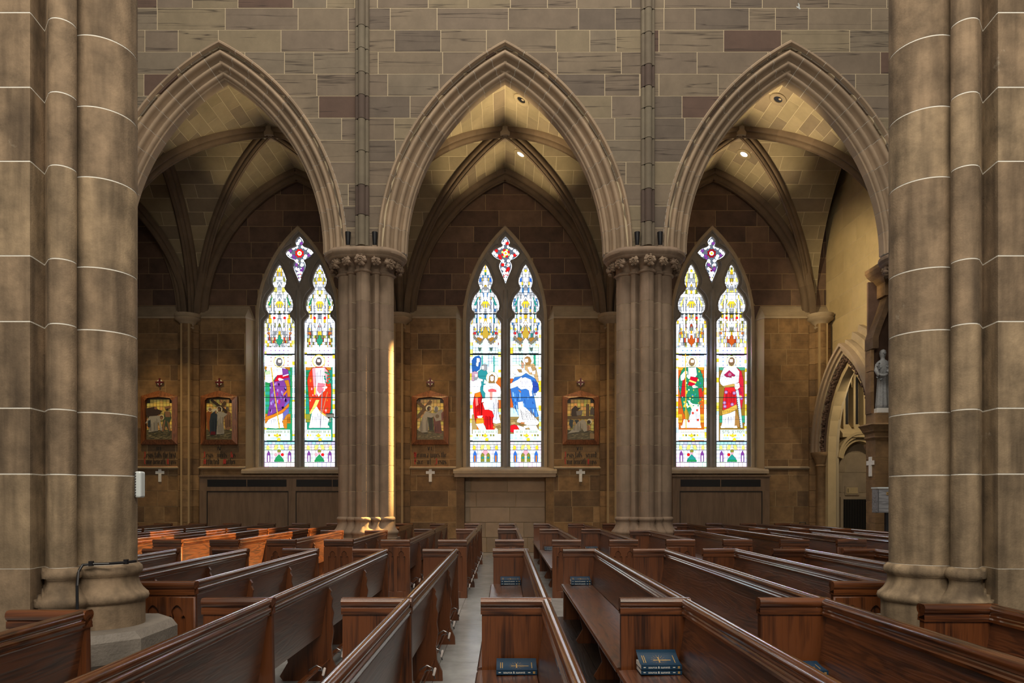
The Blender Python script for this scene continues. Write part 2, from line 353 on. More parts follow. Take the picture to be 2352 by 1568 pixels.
# vaulting shafts on the arcade wall
for sx in (-3,3):
    sh=MB().box(sx-.14,sx+.14,YF-.03,YF+.05,6.9,13.2).build('wall_shaft',M['mortar'],wa)
    z=6.86
    while z<13.2:
        h=rng.uniform(.42,.72); m=MB()
        def sec(zz,e=0):
            pts=[]
            for cx,cy,r in ((-.095,-.015,.048),(0,-.06,.075),(.095,-.015,.048)):
                for k in range(9):
                    a=math.pi+math.pi*k/8; pts.append((sx+cx+(r+e)*math.cos(a),YF-.02+cy+(r+e)*math.sin(a),zz))
            return [(sx-.15,YF+.04,zz)]+pts+[(sx+.15,YF+.04,zz)]
        m.loft([sec(z+.006),sec(z+h-.006)]); o=m.build('shaft_drum',M['shaft'],sh); shade_auto(o.data,40)
        z+=h

# ================================================================ COLUMNS
def polar(circles, core, n, e=0.0, ec=0.0, ph=0.0):
    """outline of a union of circles (grown by e) and a convex-ish core polygon (grown by ec), seen from the origin"""
    out=[]
    for k in range(n):
        a=2*math.pi*k/n+ph; dx,dy=math.cos(a),math.sin(a); best=0
        for cx,cy,r in circles:
            r=r+e; b=dx*cx+dy*cy; q=b*b-(cx*cx+cy*cy-r*r)
            if q>0: best=max(best,b+math.sqrt(q))
        m=len(core)
        for i in range(m):
            (x1,y1),(x2,y2)=core[i],core[(i+1)%m]
            den=dx*(y2-y1)-dy*(x2-x1)
            if abs(den)<1e-9: continue
            t=(x1*(y2-y1)-y1*(x2-x1))/den; u=(x1*dy-y1*dx)/den
            if t>0 and -1e-6<=u<=1+1e-6: best=max(best,t+ec)
        out.append((best*dx,best*dy))
    return out
CC=[(0,-.30,.15),(0,.30,.15),(.40,0,.185),(-.40,0,.185),(0,-.445,.024),(0,.445,.024),(.575,0,.024),(-.575,0,.024)]+[(sx*.262,sy*.222,.072) for sx in (-1,1) for sy in (-1,1)]
CK=[(-.42,0),(-.13,-.205),(.13,-.205),(.42,0),(.13,.205),(-.13,.205)]
def leaf_mesh(var):
    """curled crocket leaf: a fan of fleshy lobes with a scroll in the middle"""
    m=MB(); rg=random.Random(var)
    for i in range(8):
        ph=math.radians(45*i+11*var)+rg.uniform(-.15,.15); a=.072+.02*rg.random()
        q=.8 if math.cos(ph)>-.3 else 1.05
        p0=(0,-.03,-.01); p1=(.55*a*math.sin(ph),-.085,.55*a*q*math.cos(ph)); p2=(a*math.sin(ph),-.075,a*q*math.cos(ph)); p3=(1.15*a*math.sin(ph),-.03,1.12*a*q*math.cos(ph))
        m.tube([p0,p1,p2,p3],[.03,.040,.036,.014],8)
    sg=1 if var%2 else -1
    sp=[(.055*(1-k/16)*math.cos(k*.7*sg),-.10-.0025*k,.055*(1-k/16)*math.sin(k*.7*sg)) for k in range(14)]
    m.tube(sp,[.019-.0007*k for k in range(14)],6)
    me=m.mesh('leaf',M['column']); shade_auto(me,60); return me
LEAVES=[leaf_mesh(v) for v in (1,2,3)]
def lay(pts,z,s=1.0,sy=None): return [(x*s,y*(sy or s),z) for x,y in pts]
col_proto={}
def column(x,label):
    c=thing('clustered_column',label,'column',(x,YC,0),'clustered columns of the arcade')
    NP=144
    if not col_proto:
        base=polar(CC,CK,NP)
        rg=random.Random(5); z=1.16; ds=[]
        while z<6.28:
            h=rg.choice((.42,.5,.56,.62)); 
            if 6.33-z-h<.3: h=6.33-z
            ds.append((z,h)); z+=h
        me=[]
        for z,h in ds:
            q=MB().loft([lay(base,z+.005),lay(base,z+h-.005)]).mesh('drum',M['column']); shade_auto(q,40); me.append(q)
        col_proto['drums']=me
        col_proto['core']=MB().loft([lay(polar(CC,CK,NP,-.005,-.005),1.0),lay(polar(CC,CK,NP,-.005,-.005),6.4)]).mesh('mortar_core',M['mortar'])
        rb=[(-.0,1.18),(.012,1.175),(.03,1.155),(.035,1.13),(.03,1.105),(.015,1.09),(.012,1.06),(.02,1.0),(.045,.94),(.085,.89),(.105,.865),(.11,.84),(.10,.815),(.085,.80),(.085,.72)]
        q=MB().loft([lay(polar(CC,CK,NP,e,e*.8),z) for e,z in rb]).mesh('base',M['column']); shade_auto(q,50); col_proto['base']=q
        def octo(w,d,c,z): return [(-w+c,-d,z),(w-c,-d,z),(w,-d+c,z),(w,d-c,z),(w-c,d,z),(-w+c,d,z),(-w,d-c,z),(-w,-d+c,z)]
        q=MB().loft([octo(.76,.62,.3,0),octo(.76,.62,.3,.45),octo(.70,.57,.28,.5),octo(.70,.57,.28,.74)]).mesh('plinth',M['column']); col_proto['plinth']=q
        # capital: necking, bell, abacus
        prof=[(0,6.32),(.03,6.325),(.042,6.345),(.035,6.37),(.008,6.385),(.005,6.42),(.02,6.49),(.055,6.55),(.10,6.60),(.14,6.625)]
        q=MB().loft([lay(polar(CC,CK,NP,e,e),z) for e,z in prof]).mesh('capital',M['column']); shade_auto(q,50); col_proto['cap']=q
        soft=[(.78,0),(.55,.30),(.27,.40),(0,.47),(-.27,.40),(-.55,.30)]; soft=[(x,-y) for x,y in soft]
        ab=[]
        for k in range(NP):
            a=2*math.pi*k/NP; r=1/(abs(math.cos(a)/.86)**2.6+abs(math.sin(a)/.60)**2.6)**(1/2.6); r*=1+.018*math.cos(8*a); ab.append((r*math.cos(a),r*math.sin(a)))
        q=MB().loft([lay(ab,6.60,.86),lay(ab,6.62,.93),lay(ab,6.645,.95),lay(ab,6.66,.93),lay(ab,6.675,.95),lay(ab,6.70,1.0),lay(ab,6.745,1.012),lay(ab,6.775,1.0),lay(ab,6.79,.965),lay(ab,6.815,.95)]).mesh('abacus',M['column']); shade_auto(q,45); col_proto['ab']=q
    link('mortar_core',col_proto['core'],c)
    for q in col_proto['drums']: link('drum',q,c)
    link('base',col_proto['base'],c); link('plinth',col_proto['plinth'],c); cp=link('capital',col_proto['cap'],c); link('abacus',col_proto['ab'],c)
    for k in range(14):
        a=2*math.pi*(k+.0)/14-math.pi/2; rx,ry=.655,.49
        q=link('leaf',LEAVES[k%3],cp); q.location=(rx*math.cos(a),ry*math.sin(a),6.53)
        nx,ny=math.cos(a)/rx,math.sin(a)/ry; q.rotation_euler=(0,0,math.atan2(ny,nx)+math.pi/2); s=1.22 if k%2==0 else .98; q.scale=(s,s,s)
    return c
column(-3,'clustered brown stone column with leafy capital, between left and middle windows')
column(3,'clustered brown stone column with leafy capital, between middle and right windows')
column(-9,'clustered stone column hidden behind the massive left pier')
column(9,'clustered stone column hidden behind the massive right pier')

# ================================================================ NEAR PIERS
PIERY=4.93
PCIR=[(.44,0,.215),(-.44,0,.215)]+[(sx*.345,sy*.30,.082) for sx in (-1,1) for sy in (-1,1)]
PQ=[(.222,-.43),(.195,-.24),(.30,-.17),(.385,-.205),(.425,-.165)]
PCORE=PQ+[(x,-y) for x,y in reversed(PQ)]+[(-x,-y) for x,y in PQ]+[(-x,y) for x,y in reversed(PQ)]
JZ=[1.115,1.723,2.143,2.696,3.115,3.718,4.19,4.666,5.13,5.6,6.2]
def pier(xc,label,seed):
    t=thing('compound_pier',label,'pier',(xc,PIERY,0),'massive near piers'); NP=360
    pl=polar(PCIR,PCORE,NP)
    MB().loft([lay(polar(PCIR,PCORE,NP,-.002,-.002),.6),lay(polar(PCIR,PCORE,NP,-.002,-.002),6.2)]).build('mortar_core',M['mortar_white'],t)
    for a,b in zip(JZ,JZ[1:]):
        o=MB().loft([lay(pl,a+.0045),lay(pl,b-.0045)]).build('drum',M['pier'],t); shade_auto(o.data,40)
    prof=[(0,1.115),(.012,1.112),(.03,1.095),(.035,1.07),(.03,1.048),(.012,1.035),(.008,1.01),(.016,.975),(.035,.94),(.058,.915),(.07,.905),(.076,.885),(.07,.865),(.05,.85),(.05,.69)]
    o=MB().loft([lay(polar(PCIR,PCORE,NP,e,0),z) for e,z in prof]).build('base',M['pier'],t); shade_auto(o.data,50)
    def octo(w,d,c,z): return [(-w+c,-d,z),(w-c,-d,z),(w,-d+c,z),(w,d-c,z),(w-c,d,z),(-w+c,d,z),(-w,d-c,z),(-w,-d+c,z)]
    MB().loft([octo(.80,.46,.2,.0),octo(.80,.46,.2,.47),octo(.84,.48,.22,.50),octo(.84,.48,.22,.64),octo(.80,.46,.2,.69)]).build('plinth',M['plinth'],t)
    return t
pier(-3.25,'massive brown compound stone pier at left edge with clip-on cable',1)
pier(3.365,'massive brown compound stone pier at right edge with chalky stains',2)

# ================================================================ FAR WALL
wf=struct('wall_far','dark amber sandstone aisle wall with stained glass windows')
rng=random.Random(11)
WX=[-12,-6,0,6]; WHW=1.39; WR,WC=3.70,2.51
def zW(x):
    best=-9
    for c in WX:
        q=WR*WR-(abs(x-c)+WC)**2
        if q>0: best=max(best,6.70+math.sqrt(q))
    return best
segs=[(-15,-13.39),(-10.61,-7.39),(-4.61,-1.39),(1.39,4.61),(7.39,9.3)]
for a,b in segs:
    box('wall_core',a,b,YD+.006,YU+.3,0,6.75,M['mortar_amber'],wf)
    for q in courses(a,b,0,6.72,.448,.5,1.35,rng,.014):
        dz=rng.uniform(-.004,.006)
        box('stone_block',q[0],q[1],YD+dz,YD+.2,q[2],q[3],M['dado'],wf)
    # weathered set-off on top of the thick lower wall
    MB().prism([(YD-.03,6.70),(YD-.03,6.75),(YD+.02,6.79),(YU+.02,7.16),(YU+.02,6.70)],lambda y,z:(a,y,z),lambda y,z:(b,y,z)).build('weathering',M['sill'],wf)
    # string course
    MB().prism([(YD-.07,2.43),(YD-.07,2.455),(YD+.02,2.50),(YD+.02,2.38)],lambda y,z:(a,y,z),lambda y,z:(b,y,z)).build('string_course',M['sill'],wf)
# under the windows
for c in WX:
    if c==0:
        box('wall_core',c-1.39,c+1.39,YG-.02,YU+.4,0,2.3,M['mortar_amber'],wf)
        for q in courses(c-1.16,c+1.16,0,2.2,.44,.9,1.2,rng,.014): box('stone_block',q[0],q[1],YG-.05,YG+.1,q[2],q[3],M['arch'],wf)
        for s in (-1,1): box('recess_jamb',c+s*1.16 if s>0 else c-1.39,c+1.39 if s>0 else c-1.16,YD,YG,0,2.3,M['dado'],wf)
    else:
        box('wall_core',c-1.39,c+1.39,YD+.006,YU+.4,0,2.3,M['mortar_amber'],wf)
        for q in courses(c-1.39,c+1.39,0,2.3,.448,.5,1.3,rng,.014): box('stone_block',q[0],q[1],YD,YD+.2,q[2],q[3],M['dado'],wf)
    MB().prism([(YD-.14,2.28),(YD-.14,2.36),(YD-.10,2.40),(YG+.02,2.50),(YG+.02,2.28)],lambda y,z:(c-1.47,y,z),lambda y,z:(c+1.47,y,z)).build('window_sill',M['sill'],wf)
    if c==0: MB().prism([(YD-.10,2.18),(YD-.12,2.28),(YD+.3,2.28),(YD+.3,2.18)],lambda y,z:(c-1.44,y,z),lambda y,z:(c+1.44,y,z)).build('sill_moulding',M['arch'],wf)
    # splayed jambs, one stone per course
    for s in (-1,1):
        z=2.42
        while z<6.72:
            h=min(.448,6.74-z)
            MB().prism([(c+s*1.39,YD),(c+s*1.16,YG+.05),(c+s*1.42,YG+.05)],lambda x,y:(x,y,z+.006),lambda x,y:(x,y,z+h-.006)).build('jamb_stone',M['sill'],wf); z+=.448
        MB().prism([(c+s*1.385,YD),(c+s*1.165,YG+.05),(c+s*1.4,YG+.05)],lambda x,y:(x,y,2.42),lambda x,y:(x,y,6.74)).build('jamb_core',M['mortar_amber'],wf)
        # chamfered end of the set-off
        MB().add([(c+s*1.39,YD-.03,6.70),(c+s*1.39,YD-.03,6.76),(c+s*1.39,YU+.02,7.16),(c+s*1.39,YU+.02,6.70),(c+s*1.16,YG,6.70),(c+s*1.18,YG,6.74)],[(0,1,5,4),(1,2,5),(2,3,4,5),(0,4,3)]).build('weathering_end',M['sill'],wf)
# upper wall
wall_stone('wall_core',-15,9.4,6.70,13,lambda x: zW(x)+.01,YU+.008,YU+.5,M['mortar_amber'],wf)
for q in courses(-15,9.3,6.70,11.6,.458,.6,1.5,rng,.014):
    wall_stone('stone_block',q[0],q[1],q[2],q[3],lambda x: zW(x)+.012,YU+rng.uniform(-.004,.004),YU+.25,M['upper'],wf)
# wall shafts and corbels between the bays
for sx in (-9,-3,3,8.95):
    sh=box('respond',sx-.13,sx+.13,YD-.27,YD+.05,0,6.5,M['mortar_amber'],wf)
    z=0
    while z<6.4:
        h=min(.448,6.5-z)
        def sec(zz):
            pts=[(sx-.30,YD+.02,zz),(sx-.30,YD-.06,zz),(sx-.17,YD-.11,zz)]
            for k in range(13):
                a=math.pi+math.pi*k/12; pts.append((sx+.16*math.cos(a),YD-.14+.15*math.sin(a),zz))
            return pts+[(sx+.17,YD-.11,zz),(sx+.30,YD-.06,zz),(sx+.30,YD+.02,zz)]
        o=MB().loft([sec(z+.004),sec(z+h-.004)]).build('respond_drum',M['dado'],sh); shade_auto(o.data,45); z+=.448
    o=MB().lathe([(.17,6.36),(.20,6.40),(.17,6.44),(.19,6.50),(.27,6.58),(.34,6.62),(.36,6.66),(.33,6.69),(.36,6.73),(.36,6.78)],sx,YD-.08,24).build('corbel_capital',M['sill'],sh); shade_auto(o.data,50)
    o=MB().lathe([(.24,0),(.24,.45),(.21,.5),(.25,.56),(.20,.62),(.17,.68)],sx,YD-.1,20).build('respond_base',M['dado'],sh); shade_auto(o.data,50)

# ================================================================ VAULTS
VA,VB,VH=2.86,2.38,4.22; VYC=18.05
VRA=(VH*VH+VA*VA)/(2*VA); VCA=VRA-VA; VRB=(VH*VH+VB*VB)/(2*VB); VCB=VRB-VB
def vx(z): return math.sqrt(max(0,VRA*VRA-z*z))-VCA
def vy(z): return math.sqrt(max(0,VRB*VRB-z*z))-VCB
RIB=[(-.12,.06),(-.12,-.04),(-.095,-.07),(-.06,-.075),(-.07,-.11),(-.06,-.15),(-.025,-.175),(-.025,-.20),(.025,-.20),(.025,-.175),(.06,-.15),(.07,-.11),(.06,-.075),(.095,-.07),(.12,-.04),(.12,.06)]
def rib(parent,pts,hd,scale=1.0,nseg=7,mat=None):
    """moulded rib along pts from springing to crown; hd = horizontal direction from crown to springing"""
    hd=Vector(hd).normalized(); side=Vector((-hd.y,hd.x,0)); frames=[]
    n=len(pts)
    for i in range(n):
        t=(Vector(pts[min(i+1,n-1)])-Vector(pts[max(i-1,0)])).normalized(); th=t.dot(hd); tz=t.z
        nn=(hd*tz+Vector((0,0,1))*-th).normalized(); frames.append((Vector(pts[i]),nn))
    per=(n-1)//nseg
    for k in range(nseg):
        rr=[]
        for i in range(k*per,min((k+1)*per,n-1)+1):
            p,nn=frames[i]; rr.append([tuple(p+side*w*scale+nn*h*scale) for w,h in RIB])
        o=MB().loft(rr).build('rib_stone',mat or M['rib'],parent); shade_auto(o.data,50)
def vault(bx,label):
    v=struct('ceiling',label); v.location=(0,0,0)
    SB=MB(); ZB=6.80
    na=16; thA=math.asin(VH/VRA); thB=math.asin(VH/VRB)
    rg=random.Random(int(bx*7)+50)
    ext=.32
    def cell(kind,sx,sy):
        th=thA if kind=='A' else thB; Rr=VRA if kind=='A' else VRB
        n=18 if kind=='A' else 14
        for i in range(n):
            t0=th*i/n; t1=th*(i+1)/n; z0=Rr*math.sin(t0); z1=min(VH,Rr*math.sin(t1))
            if kind=='A': e0,e1=vx(z0),vx(z1); g0,g1=vy(z0),vy(z1); full=VB+ext
            else: e0,e1=vy(z0),vy(z1); g0,g1=vx(z0),vx(z1); full=VA+.14
            L=.70 if kind=='A' else .95; j=0; s=g1; s=math.floor(g1/L)*L-(L/2 if i%2 else 0)+rg.uniform(-.08,.08)
            while s<full:
                a0,b0=max(s,g0),min(s+L,full); a1,b1=max(s,g1),min(s+L,full); s+=L
                gp=.006
                if b1-a1<.03: continue
                a0=min(a0,b0-.001)
                dz=.035
                def pt(e,q,z):
                    x,y=(e,q) if kind=='A' else (q,e)
                    return (bx+sx*x,VYC+sy*y,ZB+z)
                # small joint: shrink along both directions
                f=.02
                E0,E1=e0+(e1-e0)*f,e1-(e1-e0)*f; Z0,Z1=z0+(z1-z0)*f,z1-(z1-z0)*f
                a0+=gp;b0-=gp;a1+=gp;b1-=gp
                if b0<a0: b0=a0=(a0+b0)/2
                Vv=[pt(E0,a0,Z0),pt(E0,b0,Z0),pt(E1,b1,Z1),pt(E1,a1,Z1)]
                Vt=[(x,y,z+.05) for x,y,z in Vv]
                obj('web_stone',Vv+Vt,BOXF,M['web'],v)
            # shell behind (mortar)
            q=[]
            for e,g,z in ((e0,g0,z0),(e1,g1,z1)):
                for s_ in (g-.02,full):
                    x,y=(e,s_) if kind=='A' else (s_,e); q.append((bx+sx*x,VYC+sy*y,ZB+z+.004))
            SB.add(q,[(0,1,3,2)])
    for sx in (-1,1):
        for sy in (-1,1): cell('A',sx,sy); cell('B',sx,sy)
    SB.build('mortar_shell',M['mortar'],v)
    zs=[VH*math.sin(math.pi/2*i/28) for i in range(29)]
    for sx in (-1,1):
        for sy in (-1,1):
            rib(v,[(bx+sx*vx(z),VYC+sy*vy(z),ZB+z) for z in zs],(sx*VA,sy*VB,0))
    for s in (-1,1):       # transverse ribs to either side, wall rib on the far wall
        rib(v,[(bx-3.0,VYC+s*vy(z),ZB+z) for z in zs],(0,s,0),1.5)
        rib(v,[(bx+s*vx(z)*.985,YU-.12,ZB+z-.05) for z in zs],(s,0,0),1.3)
    o=MB().lathe([(.0,10.83),(.05,10.815),(.07,10.795),(.085,10.815),(.12,10.81),(.15,10.785),(.185,10.79),(.20,10.82),(.20,11.05)],bx,VYC,28).build('boss',M['sill'],v); shade_auto(o.data,50)
    return v
vault(-12,'dim rib vault of the bay behind the left pier')
vault(-6,'dim brown rib vault over the left bay')
vault(0,'rib vault over the middle bay with warm lit webs')
vault(6,'rib vault over the right bay with warm lit webs')
box('vault_cover',-15.5,9.9,15.2,21,11.45,11.6,M['tracery'],wf)
# recessed vault downlights
def downlight(x,y,label,lit):
    z=6.80+math.sqrt(max(0,VRA**2-(abs(x-round(x/6)*6)+VCA)**2))
    bx=round(x/6)*6; dx=x-bx
    sl=math.atan2(-(abs(dx)+VCA),math.sqrt(VRA**2-(abs(dx)+VCA)**2))*(1 if dx>0 else -1)
    t=thing('recessed_downlight',label,'ceiling light',(x,y,z-.012)); t.rotation_euler=(0,-sl,0)
    o=MB().lathe([(.20,.02),(.20,-.012),(.185,-.022),(.15,-.024),(.105,-.012),(.10,.02)],0,0,28,cap=False).build('trim_ring',M['web'],t); shade_auto(o.data,40)
    MB().lathe([(.10,.0),(.085,.008)],0,0,24).build('recess',M['lamp'] if lit else M['black'],t)
    if not lit: MB().lathe([(.034,-.012),(.03,-.006)],.035,-.04,16).build('bulb',M['sill'],t)
downlight(0.38,16.4,'round white-ringed dark downlight in front web of middle vault',False)
downlight(6.35,16.4,'round white-ringed dark downlight in front web of right vault',False)
downlight(0.42,18.95,'small lit downlight behind the boss of middle vault',True)
downlight(6.42,18.95,'small lit downlight behind the boss of right vault',True)

# ================================================================ GLASS PAINTER
def offset_poly(pts,d):
    n=len(pts); A=sum(pts[i][0]*pts[(i+1)%n][1]-pts[(i+1)%n][0]*pts[i][1] for i in range(n)); s=1 if A>0 else -1; out=[]
    for i in range(n):
        x0,y0=pts[i-1]; x1,y1=pts[i]; x2,y2=pts[(i+1)%n]
        ax,ay=x1-x0,y1-y0; bx,by=x2-x1,y2-y1; la=math.hypot(ax,ay) or 1; lb=math.hypot(bx,by) or 1
        nx,ny=ay/la+by/lb,-ax/la-bx/lb; l=math.hypot(nx,ny) or 1; k=min(2.0,2/l/ l*l if False else 1/max(.45,l/2))
        out.append((x1+s*d*nx/l*k,y1+s*d*ny/l*k))
    return out
class Paint:
    """flat coloured pieces, layered by fractions of a millimetre, in photo pixels"""
    def __init__(s): s.p=[]; s.l=0
    def poly(s,pts,c,line=0.0,lc=(.012,.012,.015)):
        s.l+=1
        if line: s.p.append((offset_poly(pts,line),lc,s.l)); s.l+=1
        s.p.append((pts,c,s.l))
    def flat(s,pts,c,layer): s.p.append((pts,c,layer))
    def circ(s,x,y,r,c,line=0,n=20,ry=None): s.poly([(x+r*math.cos(2*math.pi*k/n),y+(ry or r)*math.sin(2*math.pi*k/n)) for k in range(n)],c,line)
    def line(s,x0,y0,x1,y1,w,c,line=0):
        dx,dy=x1-x0,y1-y0; l=math.hypot(dx,dy); nx,ny=-dy/l*w/2,dx/l*w/2
        s.poly([(x0+nx,y0+ny),(x1+nx,y1+ny),(x1-nx,y1-ny),(x0-nx,y0-ny)],c,line)
    def build(s,name,mat,d,parent,step=.00035,kind=None):
        V=[];F=[];C=[]
        for pts,c,l in s.p:
            n=len(V); V+=[P(x,y,d-l*step) for x,y in pts]
            V[n:]=[(vx_,d-l*step,vz_) for (vx_,_,vz_) in [P(x,y,d) for x,y in pts]]
            F.append(tuple(range(n,len(V)))); C+=[(*c,1)]*len(pts)
        me=mesh(name,V,F,mat); at=me.color_attributes.new('Col','FLOAT_COLOR','CORNER')
        # corners follow face order = vertex order here
        flat=[q for c in C for q in c]; at.data.foreach_set('color',flat)
        return link(name,me,parent,kind)
WHT=(2.6,2.75,3.0); BRT=(15,16.5,19); PALE=(1.3,1.4,1.4); YEL=(1.5,.95,.05); LEM=(1.5,1.35,.25); RED=(1.1,.02,.02); DRED=(.45,.01,.02); BLU=(.05,.22,.85); LBL=(.35,.75,1.3); SKY=(.8,1.2,1.6)
GRN=(.03,.42,.14); TEA=(.03,.42,.36); OLV=(.35,.36,.05); PUR=(.28,.07,.42); VIO=(.42,.25,.75); ORA=(1.0,.28,.02); BRN=(.45,.20,.03); PNK=(1.3,.55,.65); GRY=(.35,.36,.40); DGY=(.13,.12,.13); SKN=(1.7,1.35,1.2); MAG=(.6,.03,.22); DBL=(.02,.04,.25)
LEADC=(.012,.012,.015)
HWL=[(606.5,0),(612,4.5),(618,7.3),(629.5,12.4),(643,16.8),(652,16.0),(662,11.9),(669.7,16.3),(679,24.9),(690.8,30.2),(702,32.2),(712,30.6),(719.5,24.9),(727,24.9),(733,30.6),(737.7,34.8),(742.5,35.6),(1072.5,35.6)]
def hw(y):
    if y<=HWL[0][0]: return 0
    for (a,w0),(b,w1) in zip(HWL,HWL[1:]):
        if y<=b: return w0+(w1-w0)*(y-a)/(b-a)
    return 0
QF=[(542.5,0),(547,4.5),(551,7.8),(556,9.8),(560,9.2),(563.5,6.8),(566,9.5),(568.2,15),(570,21),(574.5,27.5),(581.5,32.5),(586,30),(591,25.5),(595,19.5),(597.5,12.5),(600,10.8),(605,13.6),(611,15),(618,13.6),(626,10.5),(636,6),(653,0)]
def lancet_pts(cx,grow=0.0):
    pts=[(cx+w,y) for y,w in HWL]+[(cx-w,y) for y,w in reversed(HWL[1:])]
    return offset_poly(pts,grow) if grow else pts
def quat_pts(cx,grow=0.0):
    pts=[(cx+w,y) for y,w in QF]+[(cx-w,y) for y,w in reversed(QF[1:-1])]
    return offset_poly(pts,grow) if grow else pts
def canopy(pt,cx,rg,pal,y0,y1):
    """upright symmetrical pieces filling a lancet between y0 and y1, most of them clear glass in several strengths"""
    y=y0
    while y<y1-.5:
        h=rg.uniform(5.5,11); yb=min(y+h,y1); a,b=hw(y+.35),hw(yb-.35); x=0
        m=max(a,b); pat=[]
        while x<m-.8:
            xe=x+rg.choice((1.9,2.5,3.2,4.4))
            if m-xe<1.6: xe=m
            pat.append((x,xe,rg.choice(pal),rg.choice((1,1,.8,.5,.3,.22)))); x=xe
        for s in (-1,1):
            for x0,x1,c,k in pat:
                q=.42; edge=x1>=m-.01
                if edge: c,k=WHT,rg.choice((1,1,.3))
                t0,t1=min(x0,a),min(x1,a); b0,b1=min(x0,b),min(x1,b)
                if t1-t0<.3 and b1-b0<.3: continue
                f=lambda u,v:(u+q*.6,max(u+q*.6,v-q*.6))
                t0,t1=f(t0,t1); b0,b1=f(b0,b1)
                if c is not WHT: k=rg.uniform(.6,1.0)
                pt.flat([(cx+s*t0,y+q),(cx+s*t1,y+q),(cx+s*b1,yb-q),(cx+s*b0,yb-q)],tuple(v*k for v in c),2)
        y=yb
def quarries(pt,cx,x0,x1,y0,y1,step,dia,rg,c=BRT):
    nx=max(1,round((x1-x0)/step)); ny=max(1,round((y1-y0)/step)); sx=(x1-x0)/nx; sy=(y1-y0)/ny
    for i in range(nx):
        for j in range(ny): 
            pt.flat([(cx+x0+i*sx+.36,y0+j*sy+.36),(cx+x0+(i+1)*sx-.36,y0+j*sy+.36),(cx+x0+(i+1)*sx-.36,y0+(j+1)*sy-.36),(cx+x0+i*sx+.36,y0+(j+1)*sy-.36)],tuple(v*rg.choice((1,1,.5,.25) if c is BRT else (1.1,.9,.7)) for v in c),2)
    if dia:
        for i in range(1,nx):
            for j in range(1,ny+1):
                x,y=cx+x0+i*sx,y0+(j-.5)*sy; pt.flat([(x,y-2.6),(x+1.8,y),(x,y+2.6),(x-1.8,y)],dia,3)
def borders(pt,cx,y0,y1,rg):
    for s in (-1,1):
        y=y0
        while y<y1-1:
            h=rg.choice((4,6,8,11)); yb=min(y+h,y1); c=rg.choice((WHT,WHT,WHT,PALE,WHT,SKY,YEL,LEM))
            pt.flat([(cx+s*29.6,y+.25),(cx+s*35.3,y+.25),(cx+s*35.3,yb-.25),(cx+s*29.6,yb-.25)],c,2); y=yb
def bars(pt,cx,ys,w=1.6):
    for y in ys: pt.l+=1; pt.poly([(cx-hw(y)-1,y-w/2),(cx+hw(y)+1,y-w/2),(cx+hw(y)+1,y+w/2),(cx-hw(y)-1,y+w/2)],(.02,.03,.035))
def base_panel(pt,cx,rg,kind):
    """bottom panel: small arcade with niches"""
    y0,y1=1014.5,1072
    quarries(pt,cx,-35.3,35.3,y0,1020,9,None,rg,SKY if kind!=1 else (1.7,1.8,1.95))
    quarries(pt,cx,-35.3,35.3,1020.5,1033,7.8,None,rg,PALE); quarries(pt,cx,-35.3,35.3,1033.5,1061,8.8,None,rg,(1.7,1.8,1.95)); quarries(pt,cx,-35.3,35.3,1061.5,1072,10,None,rg,(1.7,1.8,1.95))
    for s in (-1,1):
        pt.poly([(cx+s*2,1022),(cx+s*9,1022),(cx+s*12,1032),(cx+s*5,1032)],LEM,.4); pt.poly([(cx+s*23,1024),(cx+s*28,1023),(cx+s*29,1032),(cx+s*22,1032)],YEL if kind==1 else LEM,.4)
        pt.poly([(cx+s*(24-3.6),1060),(cx+s*(24-3.6),1042),(cx+s*24,1035),(cx+s*(24+3.6),1042),(cx+s*(24+3.6),1060)],(BLU if kind==1 else PUR),.5)
        pt.poly([(cx+s*24-1.5,1060),(cx+s*24-1.5,1046),(cx+s*24+1.5,1046),(cx+s*24+1.5,1060)],(ORA if kind==1 else WHT),.3)
    if kind==1:
        pt.circ(cx,1040,6,PNK,.5)
        for s in (-1,1): pt.poly([(cx+s*2.5,1060),(cx+s*3,1043),(cx+s*7,1040),(cx+s*10.5,1045),(cx+s*10.5,1060)],OLV,.5); pt.circ(cx+s*6.5,1051,2.5,TEA,.3)
    else:
        pt.poly([(cx-11,1060),(cx-8,1052),(cx,1043),(cx+8,1052),(cx+11,1060)],GRN if kind!=3 else TEA,.5)
        pt.poly([(cx-11,1060),(cx-11,1056),(cx+11,1056),(cx+11,1060)],GRN,.3)
        pt.circ(cx,1036,4,OLV,.4); pt.circ(cx-7.5,1044,3.4,RED if kind==3 else PNK,.4); pt.circ(cx+7.5,1044,3.4,RED if kind!=3 else WHT,.4); pt.circ(cx,1041,2.6,PNK,.3)
